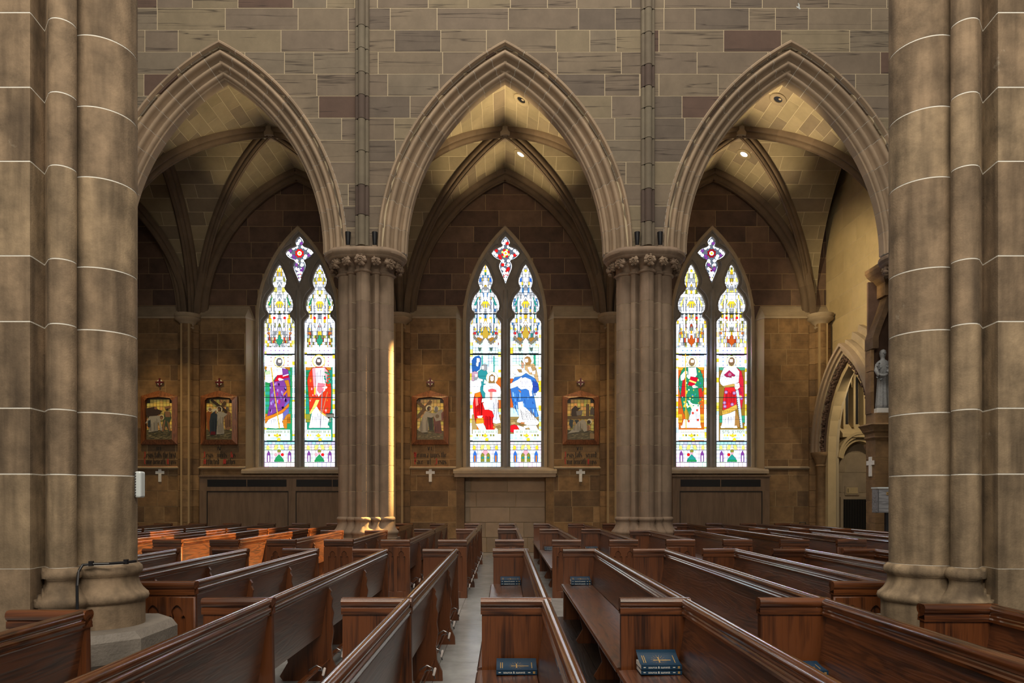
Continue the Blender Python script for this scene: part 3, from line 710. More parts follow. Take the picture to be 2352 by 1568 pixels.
def canopy_top(pt,cx,rg,kind):
    pal0=[WHT]*11+[YEL,LEM,OLV,(.5,.55,.62)] if kind!=1 else [WHT]*11+[YEL,TEA,(.10,.35,.8),(.5,.55,.62)]
    canopy(pt,cx,rg,pal0,607,720); canopy(pt,cx,rg,pal0+[YEL,(.8,.1,.04)],722,797)
    for s in (-1,1):       # pinnacles
        for x,yt in ((7,672),(16,684),(22,742)):
            pt.poly([(cx+s*x-1.6,760),(cx+s*x-1.6,yt+8),(cx+s*x,yt),(cx+s*x+1.6,yt+8),(cx+s*x+1.6,760)],WHT,.35)
    pt.poly([(cx-9,700),(cx-6,692),(cx+6,692),(cx+9,700),(cx+5,706),(cx-5,706)],YEL,.5)
    pt.poly([(cx-12,760),(cx,732),(cx+12,760),(cx+9,760),(cx,740),(cx-9,760)],WHT if kind!=1 else YEL,.5)
    for s in (-1,1): pt.circ(cx+s*25,765,3.2,ORA if kind!=1 else RED,.4); pt.circ(cx+s*24,756,3,YEL,.4); pt.circ(cx+s*12,730,3,RED if kind!=1 else YEL,.3)
    for s in (-1,1): pt.poly([(cx+s*15,680),(cx+s*18,684),(cx+s*26,700),(cx+s*22,702)],{0:GRN,1:TEA,2:LEM}[kind],.4); pt.poly([(cx+s*9,636),(cx+s*13,640),(cx+s*14,648),(cx+s*9,646)],{0:OLV,1:BLU,2:LEM}[kind],.4)
    pt.circ(cx,622,3,YEL,.4)
    GW=(.42,.46,.55)
    for yb,wd,ht in ((660,7,14),(700,13,20),(752,9,16)):          # gables with small lancets under them
        pt.poly([(cx-wd,yb),(cx,yb-ht),(cx+wd,yb),(cx+wd-2,yb),(cx,yb-ht+4),(cx-wd+2,yb)],WHT,.55)
        for q in (-1,0,1): pt.poly([(cx+q*wd*.42-.9,yb+7),(cx+q*wd*.42-.9,yb-1),(cx+q*wd*.42,yb-3),(cx+q*wd*.42+.9,yb-1),(cx+q*wd*.42+.9,yb+7)],GW,.4)
    for s in (-1,1):
        for x,y0_,y1_ in ((12.5,686,718),(19,690,716),(26,746,782),(18.5,745,790)): pt.poly([(cx+s*x-.7,y1_),(cx+s*x-.7,y0_),(cx+s*x+.7,y0_),(cx+s*x+.7,y1_)],(.10,.13,.22))
        pt.line(cx+s*13,775,cx+s*27,752,1.0,(.14,.16,.2)); pt.line(cx+s*4,765,cx+s*14,745,1.0,(.14,.16,.2))
    if kind==1:
        pt.poly([(cx-4,778),(cx-8,766),(cx,748),(cx+8,766),(cx+4,778)],(.75,.5,.06),.6)
        for s in (-1,1): pt.poly([(cx+s*4,776),(cx+s*12,784),(cx+s*26,770),(cx+s*28,775),(cx+s*13,792),(cx+s*2,781)],(.30,.27,.2),.5); pt.poly([(cx+s*6,778),(cx+s*12,785),(cx+s*20,777),(cx+s*17,774)],(.55,.25,.03),.3)
        quarries(pt,cx,-29,29,786,811,6.5,None,rg,(1.5,2.2,2.2)); pt.poly([(cx-6,811),(cx-6,784),(cx,776),(cx+6,784),(cx+6,811)],WHT,.5)
        for s in (-1,1): pt.poly([(cx+s*9,798),(cx+s*17,798),(cx+s*15,804),(cx+s*13,808),(cx+s*11,804)],(.12,.2,.16),.4)
    else:
        pt.poly([(cx-2,770),(cx+2,770),(cx+3,778),(cx+8,780),(cx+5,789),(cx+2,791),(cx,797),(cx-2,791),(cx-5,789),(cx-8,780),(cx-3,778)],(.04,.40,.22) if kind==0 else (.75,.13,.02),.6)
        quarries(pt,cx,-29.3,29.3,797.5,812,9.8,PUR if kind==0 else BLU,rg)
    borders(pt,cx,745,812,rg)
def sc(ox,k=5.405,oy=800): return lambda *p:[(ox+p[i]/k,oy+p[i+1]/k) for i in range(0,len(p),2)]
def folds(pt,f,x0,y0,x1,y1,n,c,rg,w=3.0,slant=0):
    w=w*1.7; c=tuple(v*.42 for v in c)
    for i in range(n):
        x=x0+(x1-x0)*(i+.5)/n+rg.uniform(-4,4); a=y0+(y1-y0)*rg.uniform(0,.3); b=y0+(y1-y0)*rg.uniform(.6,1)
        pt.poly(f(x,a,x+w,a,x+slant+w*.6,b,x+slant,b),c)
def title_band(pt,f,x0,x1,c,rg):
    pt.poly(f(x0,1010,x1,1010,x1,1138,x0,1138),WHT,.3); pt.poly(f(x0,1015,x1,1015,x1,1055,x0,1055),c,.5)
    x=x0+25
    while x<x1-20:
        w=rg.choice((10,14,18)); pt.poly(f(x,1024,x+w,1024,x+w,1046,x,1046),(.32,.30,.12)); pt.poly(f(x+4,1030,x+w-4,1030,x+w-4,1040,x+4,1040),c); x+=w+rg.choice((6,6,24))
    for i in range(9):
        xx=x0+10+(x1-x0-40)*i/8; pt.poly(f(xx,1068,xx+20,1066,xx+24,1090,xx+4,1092),rg.choice((YEL,LEM,WHT,SKY,OLV)),.3); pt.poly(f(xx-4,1104,xx+26,1104,xx+26,1130,xx-4,1130),rg.choice((WHT,PALE,SKY,SKY)),.3)
    m=(x0+x1)/2; pt.poly(f(m-32,1082,m-12,1070,m,1056,m+12,1070,m+32,1082,m+10,1100,m-10,1100),YEL,.5); pt.circ(*f(m+20,1132)[0],4,YEL,.3)
def head(pt,f,x,y,w,hair,look=1,beard=True,halo=None,hr=1.45):
    if halo: pt.circ(*f(x,y)[0],w*hr/5.405,halo,.5); pt.circ(*f(x,y)[0],w*(hr-.22)/5.405,WHT)
    pt.poly(f(x-w*.75,y-w*.3,x-w*.35,y-w*.95,x+w*.3,y-w,x+w*.72,y-w*.5,x+w*.8,y+w*.3,x+w*.55,y+w*.95,x,y+w*1.25 if beard else y+w*.8,x-w*.6,y+w*.95,x-w*.85,y+w*.4),hair,.4)
    o=look*w*.12
    pt.poly(f(x-w*.42+o,y-w*.5,x+w*.42+o,y-w*.5,x+w*.46+o,y+w*.25,x+o,y+w*.62,x-w*.46+o,y+w*.25),SKN,.15)
    for s in (-1,1): pt.poly(f(x+o+s*w*.22-w*.1,y-w*.18,x+o+s*w*.22+w*.1,y-w*.18,x+o+s*w*.22+w*.08,y-w*.08,x+o+s*w*.22-w*.08,y-w*.08),(.2,.12,.1))
    pt.poly(f(x+o-w*.05,y-w*.1,x+o+w*.05,y-w*.1,x+o+w*.08,y+w*.14,x+o-w*.08,y+w*.14),(.8,.55,.45))
    if beard: pt.poly(f(x-w*.45+o,y+w*.2,x+o-w*.2,y+w*.3,x+o+w*.2,y+w*.3,x+w*.45+o,y+w*.2,x+w*.3+o,y+w*.95,x+o,y+w*1.2,x-w*.3+o,y+w*.95),hair,.1); 
    pt.poly(f(x+o-w*.15,y+w*.36,x+o+w*.15,y+w*.36,x+o+w*.1,y+w*.43,x+o-w*.1,y+w*.43),(.45,.08,.06))
def hand(pt,f,x,y,dx=1,w=26):
    pt.poly(f(x,y,x+dx*w*.5,y-w*.35,x+dx*w,y-w*.2,x+dx*w*1.9,y+w*.15,x+dx*w*2.0,y+w*.35,x+dx*w*1.1,y+w*.55,x+dx*w*.4,y+w*.6),SKN,.2)
    for i in range(3): pt.poly(f(x+dx*w*1.0,y+w*(.0+.18*i),x+dx*w*1.85,y+w*(.16+.12*i),x+dx*w*1.85,y+w*(.19+.12*i),x+dx*w,y+w*(.04+.18*i)),(.6,.4,.35))

def fig_L1(pt,cx,rg):
    f=sc(590); quarries(pt,cx,-29.3,29.3,816,843,9.8,DRED,rg); 
    pt.poly(f(105,272,420,272,420,915,105,915),(.04,.45,.15),.3)
    for i in range(9): pt.poly(f(105,290+i*62,180,285+i*62,180,330+i*62,105,325+i*62),rg.choice(((.03,.5,.2),(.04,.5,.38),(.03,.36,.1))),.2); pt.poly(f(375,290+i*62,420,285+i*62,420,330+i*62,375,325+i*62),rg.choice(((.03,.5,.2),(.04,.5,.42),(.03,.36,.1))),.2)
    pt.poly(f(105,232,412,232,412,270,105,270),(.65,.24,.02),.5); pt.poly(f(105,812,420,812,420,930,105,930),(.7,.27,.02),.4)
    for i in range(5): pt.poly(f(355+i*13,850,362+i*13,850,362+i*13,915,355+i*13,915),(.35,.12,.01))
    head(pt,f,280,165,48,(.20,.19,.20),1,True,(1.3,.95,.25))
    pt.poly(f(150,250,200,232,345,240,372,262,330,345,235,350,190,420,150,428,108,415,104,300),(1.5,1.55,1.9),.5); folds(pt,f,200,250,330,330,8,(.55,.6,.85),rg)
    pt.poly(f(150,195,178,178,196,205,180,262,140,285,118,262),SKN,.4); pt.poly(f(108,290,165,280,168,318,112,326),(.8,1.1,.55),.4)
    pt.poly(f(318,250,385,262,412,380,416,600,405,690,330,750,130,852,160,700,168,430,235,392,330,400),PUR,.6)
    for i in range(60):
        x=rg.uniform(165,395); y=rg.uniform(420,800)
        if y>800-(x-130)*.45+20: continue
        a=rg.uniform(0,6.3); r=rg.uniform(14,34); c=rg.choice(((.55,.38,.95),(.35,.05,.45),(.7,.03,.2),(.6,.15,.55),(.05,.01,.06),(.02,.005,.03),(.3,.28,.8)))
        pt.poly(f(*[v for k in range(5) for v in (x+r*math.cos(a+k*1.26)*rg.uniform(.4,1)*.6,y+r*math.sin(a+k*1.26)*rg.uniform(.5,1))]),c)
    pt.poly(f(345,400,395,392,415,480,418,600,385,600,372,470),(.75,.28,.02),.4); pt.poly(f(330,570,372,520,378,545,336,592),ORA,.3)
    pt.poly(f(350,690,405,640,400,800,325,890,330,780),(.2,.2,.65),.3)
    pt.poly(f(105,855,220,815,320,760,402,680,402,722,320,802,220,850,108,915),ORA,.5); folds(pt,f,120,820,400,880,10,YEL,rg)
    pt.poly(f(150,885,225,852,325,805,330,985,240,992,110,985,122,930),WHT,.5); folds(pt,f,140,860,325,985,11,(.5,.55,.8),rg,4)
    pt.poly(f(320,905,352,860,382,815,376,995,345,995),(.85,.3,.03),.4); 
    for x in (105,290): pt.poly(f(x,965,x+40,958,x+52,985,x+5,988),SKN,.3)
    pt.poly(f(225,395,258,335,320,330,330,345,395,322,398,362,330,375,270,405,222,412),(.85,.01,.04),.6); pt.poly(f(325,340,395,320,396,330,328,350),WHT)
    hand(pt,f,265,380,1,36); pt.line(*f(182,240)[0],*f(284,995)[0],2.0,(1.2,.75,.05),.4)
    title_band(pt,f,100,415,(1.0,1.3,1.2),rg)
def fig_L2(pt,cx,rg):
    f=sc(590); quarries(pt,cx,-29.3,29.3,816,843,9.8,MAG,rg)
    pt.poly(f(608,272,922,272,922,920,608,920),(.03,.42,.28),.3); pt.poly(f(608,234,922,234,922,268,608,268),(.8,.32,.03),.5)
    for i in range(8): pt.poly(f(608,290+i*62,650,285+i*62,650,330+i*62,608,325+i*62),rg.choice(((.03,.5,.2),(.03,.4,.4),(.03,.3,.1))),.2)
    pt.poly(f(608,815,665,815,665,915,608,915),(.4,.42,.05),.4); pt.poly(f(872,815,922,815,922,915,872,915),(.25,.45,.3),.4)
    head(pt,f,770,158,46,(.14,.11,.10),0,True,(1.4,.9,.05),1.75)
    pt.poly(f(690,240,760,228,850,232,905,300,925,520,918,760,888,850,760,760,700,720,655,800,650,640,640,520,628,400,652,300),(.95,.06,.02),.6)
    for i in range(34):
        x=rg.uniform(645,910); y=rg.uniform(280,800); r=rg.uniform(9,26); a=rg.uniform(0,6)
        pt.poly(f(*[v for k in range(4) for v in (x+.6*r*math.cos(a+k*1.57),y+r*math.sin(a+k*1.57)*rg.uniform(.5,1.3))]),rg.choice((ORA,(.75,.02,.02),(1.1,.15,.03),(.6,.12,.01),PNK)))
    pt.poly(f(720,245,850,240,858,400,850,520,800,560,770,600,745,560,715,400),(1.6,1.5,1.7),.5); folds(pt,f,725,260,845,520,9,(.75,.55,.75),rg)
    pt.poly(f(690,250,725,240,735,470,745,600,715,560,700,400),PNK,.4); pt.poly(f(840,240,880,280,872,420,850,400),PNK,.4); pt.poly(f(760,430,850,440,820,540,780,560,750,520),(1.2,.3,.4),.4)
    for i in range(26):
        x=rg.uniform(840,922); y=rg.uniform(295,440); pt.poly(f(x,y-13,x+10,y,x,y+13,x-10,y),rg.choice(((.03,.45,.2),(.05,.6,.4),(.02,.3,.15),TEA)),.2)
    hand(pt,f,880,480,-1,34); pt.poly(f(715,500,735,470,730,560,712,585),YEL,.3)
    pt.poly(f(655,800,700,720,735,640,780,640,745,720,700,790,662,820),(1.4,1.0,.25),.4); pt.poly(f(735,770,770,760,890,850,892,880,800,845),(1.3,.8,.1),.4)
    pt.poly(f(690,790,745,720,790,800,900,880,880,940,890,985,650,985,668,900),WHT,.5); folds(pt,f,680,800,870,980,12,(.55,.58,.8),rg,4)
    pt.line(*f(815,530)[0],*f(790,990)[0],1.6,(.55,.5,.6),.3); pt.line(*f(880,540)[0],*f(815,800)[0],1.0,(.9,.6,.3),.2)
    for x in (650,850): pt.poly(f(x,965,x+45,958,x+55,985,x+5,988),SKN,.3)
    title_band(pt,f,612,925,(1.0,1.3,1.2),rg)
def fig_R1(pt,cx,rg):
    f=sc(1535); quarries(pt,cx,-29.3,29.3,816,843,9.8,(.3,.45,.9),rg)
    pt.poly(f(122,272,440,272,440,930,122,930),(.85,.16,.02),.3); pt.poly(f(122,234,440,234,440,270,122,270),(1.0,.55,.04),.5)
    for s in (122,392): pt.poly(f(s,815,s+48,815,s+48,920,s,920),(1.1,.62,.05),.4); [pt.poly(f(s+8+i*13,845,s+14+i*13,845,s+14+i*13,900,s+8+i*13,900),(.5,.2,.01)) for i in range(3)]
    head(pt,f,292,165,46,(.40,.25,.10),1,True,(1.6,1.3,.5),1.5)
    pt.poly(f(190,245,250,232,345,232,395,270,435,380,432,520,380,610,385,720,300,745,245,900,190,800,150,590,128,480,130,380,160,290),(.03,.35,.17),.6)
    for i in range(75):
        x=rg.uniform(135,430); y=rg.uniform(260,740); r=rg.uniform(7,20); a=rg.uniform(0,6)
        pt.poly(f(*[v for k in range(5) for v in (x+r*.6*math.cos(a+k*1.26),y+r*math.sin(a+k*1.26)*rg.uniform(.5,1.2))]),rg.choice(((.03,.45,.2),(.05,.55,.4),LEM,(1.4,1.5,1.2),(.03,.25,.12),YEL,BLU,WHT)))
    pt.poly(f(175,400,205,380,215,600,150,600,160,520),(.75,.02,.03),.4); pt.poly(f(370,500,410,490,430,600,380,605),(.8,.04,.03),.4)
    pt.poly(f(245,240,340,238,352,330,330,360,250,360),WHT,.5); folds(pt,f,250,250,335,350,7,(.6,.65,.85),rg)
    pt.poly(f(150,340,210,275,235,290,190,390,155,400),WHT,.4); hand(pt,f,190,300,1,26)
    pt.poly(f(275,350,365,365,345,420,262,400),(.85,.01,.04),.6); pt.poly(f(255,415,335,430,310,472,240,455),(.85,.01,.04),.6); pt.poly(f(262,390,345,420,338,438,252,408),LEM,.3)
    hand(pt,f,290,470,1,38)
    pt.poly(f(235,640,300,690,385,700,390,800,395,985,165,985,190,880,250,880,290,760),WHT,.5); folds(pt,f,200,760,380,980,9,(.75,.75,.95),rg,4)
    for x,y in ((355,765),(300,800),(365,885),(250,900)): pt.poly(f(x-14,y-10,x+14,y-12,x+10,y+18,x-10,y+18),(1.0,.08,.05),.2)
    for i in range(14): x=rg.uniform(190,380); pt.circ(*f(x,rg.uniform(690,745))[0],1.8,rg.choice((LEM,WHT,(.1,.5,.2))),.2,10)
    pt.poly(f(190,780,230,760,255,830,245,910,205,850),(.5,.35,.03),.3)
    pt.line(*f(210,60)[0],*f(216,995)[0],2.0,(1.3,.75,.05),.4); pt.line(*f(165,95)[0],*f(255,95)[0],1.6,(1.3,.8,.1),.3)
    for x in (355,150): pt.poly(f(x,960,x+45,955,x+52,988,x+5,990),SKN,.3)
    title_band(pt,f,125,445,(2.2,2.2,2.1),rg)
def fig_R2(pt,cx,rg):
    f=sc(1535); quarries(pt,cx,-29.3,29.3,816,843,9.8,BLU,rg)
    pt.poly(f(635,272,950,272,950,940,635,940),(.38,.22,.03),.3); pt.poly(f(635,236,950,236,950,270,635,270),(.1,.5,.3),.5); 
    for s in (635,905): pt.poly(f(s,835,s+42,835,s+42,920,s,920),(.05,.45,.25),.4)
    head(pt,f,785,158,48,(.30,.18,.08),-1,True,(1.5,1.2,.5),1.4)
    pt.poly(f(850,240,905,285,930,390,935,600,905,760,870,600,850,420),(.85,.03,.06),.6)
    for i in range(10): x=rg.uniform(860,925); y=rg.uniform(300,740); pt.circ(*f(x,y)[0],rg.uniform(2,3.4),rg.choice((VIO,PNK,(.6,.02,.1),LEM)),.2,9)
    pt.poly(f(690,240,740,232,840,235,880,290,870,420,815,440,795,470,690,478,648,440,636,400,650,330),(1.7,1.75,1.95),.6); folds(pt,f,655,300,870,450,14,(.6,.6,.8),rg,3,-12)
    pt.poly(f(755,272,828,335,800,365,720,355,690,330),(.55,.02,.12),.5); pt.circ(*f(760,325)[0],4.4,(.9,.2,.3),.4); pt.circ(*f(760,328)[0],2.2,(.5,.25,.5),.2)
    pt.poly(f(680,468,800,440,850,440,855,470,690,488),(.8,.5,.12),.4)
    pt.poly(f(700,486,818,484,845,560,842,690,770,745,700,775,672,760,680,640),(1.0,.03,.04),.6); folds(pt,f,700,500,830,720,7,(.65,.01,.03),rg,5)
    for x,y in ((715,545),(815,555),(695,675),(700,720),(790,695)): pt.circ(*f(x,y)[0],3.6,VIO,.3,12); pt.circ(*f(x,y)[0],1.8,PNK,.1,8)
    pt.poly(f(665,775,730,750,845,695,852,750,760,800,668,825),(1.0,.62,.10),.5); folds(pt,f,670,760,845,810,12,(.6,.3,.03),rg)
    pt.poly(f(670,830,760,805,825,775,830,985,650,985,668,920),WHT,.5); folds(pt,f,670,830,825,980,13,(.45,.45,.62),rg,4)
    pt.poly(f(830,750,875,880,880,980,820,960),(.55,.28,.08),.4)
    pt.poly(f(835,525,865,515,880,600,920,985,895,985),(.85,1.0,1.5),.5)
    for i in range(16): y=560+i*26; x=838+(y-525)*.135; pt.poly(f(x-4,y,x+6,y+8,x-2,y+14),(.1,.1,.2))
    hand(pt,f,870,470,-1,28); pt.poly(f(820,440,875,430,885,480,850,515,825,505),SKN,.4); hand(pt,f,780,355,1,22)
    for x in (645,800): pt.poly(f(x,965,x+45,958,x+55,988,x+5,990),SKN,.3)
    title_band(pt,f,640,950,(1.1,1.5,1.4),rg)
    # lettering ST SIMON
    pt.poly(f(655,1018,935,1018,935,1052,655,1052),(1.2,1.6,1.5),.2)
    GL={'S':[(0,0,3,0),(0,0,0,2),(0,2,3,2),(3,2,3,4),(0,4,3,4)],'T':[(0,0,3,0),(1.5,0,1.5,4)],'I':[(1.5,0,1.5,4)],'M':[(0,0,0,4),(1.5,0,1.5,4),(3,0,3,4),(0,0,3,0)],'O':[(0,0,3,0),(3,0,3,4),(0,4,3,4),(0,0,0,4)],'N':[(0,0,0,4),(3,0,3,4),(0,0,3,0)]}
    x=668
    for ch in 'STS SIMON':
        for a,b,c,d in GL.get(ch,[]): pt.line(*f(x+a*7,1023+b*6)[0],*f(x+c*7,1023+d*6)[0],1.0,(.25,.17,.04))
        x+=30
def fig_C1(pt,cx,rg):
    f=sc(1060); quarries(pt,cx,-29.3,29.3,815,925,7.5,None,rg,(1.3,2.0,2.1))
    for x in (250,395): pt.poly(f(x,95,x+14,95,x+14,300,x,300),(.05,.55,.5),.3)
    pt.poly(f(275,90,320,90,320,170,275,170),WHT,.4); pt.poly(f(340,195,395,195,395,275,340,275),WHT,.4)
    pt.poly(f(430,370,490,370,490,745,430,745),(.85,.2,.03),.5); pt.poly(f(440,560,490,560,490,640,440,640),(.9,.9,.8),.4)
    pt.poly(f(128,820,490,820,490,1060,128,1060),(.60,.42,.16),.3)
    for i in range(14): x=rg.uniform(130,460); y=rg.uniform(930,1040); pt.poly(f(x,y,x+45,y-16,x+60,y+14,x+12,y+26),rg.choice(((.7,.5,.2),(.35,.22,.08),(1.0,.9,.6),(.4,.36,.12))),.3)
    # onlookers
    pt.poly(f(132,290,128,150,165,105,215,90,242,120,240,190,225,262,180,290),(.03,.16,.60),.5); pt.poly(f(190,120,225,125,228,165,205,180,188,165),SKN,.3); pt.poly(f(180,175,212,180,205,225,180,215),WHT,.3); folds(pt,f,135,150,180,280,5,(.1,.35,.95),rg)
    pt.poly(f(205,340,210,285,255,255,310,275,330,330,300,420,290,620,240,620,230,400),(.04,.38,.42),.5); pt.poly(f(245,215,280,190,320,205,318,265,285,278,250,262),(.45,.48,.52),.4); pt.poly(f(250,222,278,215,280,255,258,262),SKN,.2)
    pt.poly(f(128,300,165,285,205,300,205,360,180,400,128,405),(.75,.45,.6),.5); pt.poly(f(165,320,198,320,196,360,172,365),SKN,.2); pt.poly(f(150,360,200,355,190,400,160,405),(.4,.42,.45),.2)
    pt.poly(f(130,420,180,395,240,400,245,450,220,540,200,600,132,590),WHT,.5); folds(pt,f,135,420,235,580,7,(.55,.65,.75),rg); pt.poly(f(205,370,265,385,262,410,210,395),SKN,.3)
    # child in white
    pt.circ(*f(378,365)[0],13.6,(1.5,1.3,.8),.5); pt.circ(*f(378,365)[0],11.6,WHT)
    pt.poly(f(345,345,378,318,415,345,412,430,400,440,352,440,338,420),(.42,.24,.08),.4); pt.poly(f(358,345,400,345,400,395,380,412,358,395),SKN,.2)
    for x in (368,391): pt.poly(f(x-5,366,x+5,366,x+4,372,x-4,372),(.2,.12,.08))
    pt.poly(f(330,435,430,435,480,480,492,560,470,600,450,600,452,780,485,920,430,935,375,915,410,800,380,640,350,600,320,560,300,560,270,520,275,460),(2.2,2.2,2.3),.5)
    folds(pt,f,385,620,460,920,7,(.6,.62,.8),rg,4,6); folds(pt,f,340,460,470,590,8,(.65,.65,.85),rg)
    pt.poly(f(330,515,380,500,430,515,435,540,335,540),(1.0,.15,.18),.3); pt.poly(f(350,540,385,540,380,640,358,640),(1.2,.5,.4),.3); pt.poly(f(285,385,305,400,300,440,278,435),SKN,.3)
    # kneeling figure in red
    pt.poly(f(165,560,235,540,255,600,275,680,300,760,330,760,380,780,402,840,380,900,400,960,412,1055,330,1050,290,950,230,960,180,930,150,800,145,680),(1.05,.02,.02),.6)
    folds(pt,f,170,600,260,900,6,(.7,.01,.01),rg,6); folds(pt,f,290,800,390,1030,5,(.75,.01,.02),rg,6); pt.poly(f(170,600,200,590,210,700,180,720),(1.2,.3,.25))
    pt.poly(f(165,560,235,540,240,600,170,615),ORA,.3); pt.poly(f(185,870,270,860,280,930,215,950,180,930),(1.0,.45,.03),.4); pt.poly(f(195,840,265,835,250,862,205,862),WHT,.3)
    pt.poly(f(180,940,270,930,320,1040,260,1035,220,1000),WHT,.4); pt.poly(f(190,950,215,1010,270,1040,230,1055,195,1020),ORA,.3); pt.poly(f(255,625,290,620,290,660,250,672),SKN,.3); pt.poly(f(265,680,380,690,330,760,290,760),(1.8,1.7,1.5),.4)
    pt.poly(f(390,960,425,970,412,1000,392,990),(.9,.3,.05),.3)
    title_band(pt,f,140,450,(1.3,1.9,1.7),rg)
def fig_C2(pt,cx,rg):
    f=sc(1060); quarries(pt,cx,-29.3,29.3,815,860,7.5,None,rg,(1.3,2.0,2.1)); quarries(pt,cx,-29.3,29.3,860,940,9,None,rg,(1.2,1.1,.9))
    pt.poly(f(895,85,920,85,920,210,895,210),(.05,.5,.3),.3)
    pt.poly(f(605,375,640,375,640,735,605,735),(.85,.16,.03),.5); pt.poly(f(605,735,960,735,960,850,605,850),(.85,1.0,.95),.3); pt.poly(f(605,850,960,850,960,1060,605,1060),(.45,.30,.10),.3)
    for i in range(16): x=rg.uniform(608,900); y=rg.uniform(860,1035); pt.poly(f(x,y,x+50,y-14,x+66,y+16,x+14,y+28),rg.choice(((.7,.5,.2),(.3,.18,.06),(1.1,1.0,.7),(.4,.3,.1),(1.4,1.4,1.2))),.3)
    pt.poly(f(825,960,925,955,950,1005,855,1010),(1.3,1.4,1.3),.3)
    # figure behind with staff
    pt.circ(*f(828,150)[0],13,(1.6,1.6,1.3),.5); pt.circ(*f(828,150)[0],11.6,WHT)
    pt.poly(f(785,200,840,195,900,190,925,250,945,330,960,420,930,420,900,330,850,320,790,280),(.85,.55,.25),.5); folds(pt,f,850,210,930,330,7,(.5,.28,.1),rg); pt.poly(f(785,115,815,98,850,110,870,160,850,205,800,205,782,160),(.50,.26,.08),.4); pt.poly(f(788,130,825,128,828,170,800,178,786,165),SKN,.2)
    pt.line(*f(745,150)[0],*f(760,240)[0],1.8,(.5,.3,.05),.3); pt.poly(f(820,235,860,230,880,290,850,300),WHT,.3); pt.poly(f(870,290,920,270,915,320,880,325),SKN,.3)
    pt.poly(f(740,180,775,175,775,240,745,250),(.8,.45,.3),.3)
    # mother in blue
    pt.poly(f(605,225,640,192,700,190,740,225,750,250,800,275,840,320,780,300,700,260,640,300,608,320),(1.9,1.9,1.7),.5)
    pt.circ(*f(682,262)[0],12,(1.7,1.6,1.2),.4,20); pt.poly(f(628,260,650,230,700,225,745,260,750,300,700,330,650,320),WHT,.4); pt.poly(f(638,265,690,255,710,290,690,325,655,320,640,295),SKN,.3); pt.poly(f(690,258,745,262,750,300,715,300),(.5,.3,.1),.3)
    pt.poly(f(608,470,640,400,660,360,740,350,800,310,850,340,905,370,950,440,960,500,930,550,890,555,910,650,930,760,955,840,920,850,860,790,780,740,700,740,690,780,650,720,620,600),(.06,.25,.78),.6)
    for i in range(40):
        x=rg.uniform(625,930); y=rg.uniform(380,780); h=rg.uniform(30,90); pt.poly(f(x,y,x+10,y+4,x+6+rg.uniform(0,16),y+h,x+rg.uniform(0,12),y+h),rg.choice(((.03,.12,.5),(.2,.55,1.2),(.05,.3,.9),(.5,.9,1.6),(.02,.08,.4))))
    pt.poly(f(885,400,950,440,962,520,900,552,880,480),(.04,.10,.55),.4)
    pt.poly(f(720,380,790,360,860,390,885,470,870,540,800,500,740,510,700,480),(1.8,1.8,2.1),.5); folds(pt,f,730,390,860,490,9,(.55,.55,.85),rg)
    pt.poly(f(606,440,680,400,720,380,755,370,700,470,640,490,606,500),(2.0,2.0,1.9),.4); pt.poly(f(700,390,745,355,756,380,715,430,690,440),SKN,.3); pt.poly(f(835,520,865,515,882,590,850,595),SKN,.3); pt.poly(f(700,510,735,530,740,555,715,530),ORA,.3)
    pt.poly(f(700,670,760,660,765,720,800,740,880,820,965,920,940,950,830,955,740,925,690,915,690,890,715,860),(2.0,2.0,2.0),.5); folds(pt,f,720,740,900,940,14,(.4,.4,.45),rg,4,30)
    pt.poly(f(735,915,785,920,775,940,735,935),(.8,.3,.1),.3)
    # red cloth at the lower left
    pt.poly(f(605,960,650,945,690,960,715,1000,680,1020,640,1045,605,1035),(1.0,.02,.03),.5); pt.poly(f(650,1040,700,1000,705,1012,660,1045),YEL,.3); pt.poly(f(690,955,720,960,790,985,795,1020,760,1045,735,1030),(1.7,1.7,1.8),.4)
    title_band(pt,f,650,965,(1.3,1.9,1.7),rg)

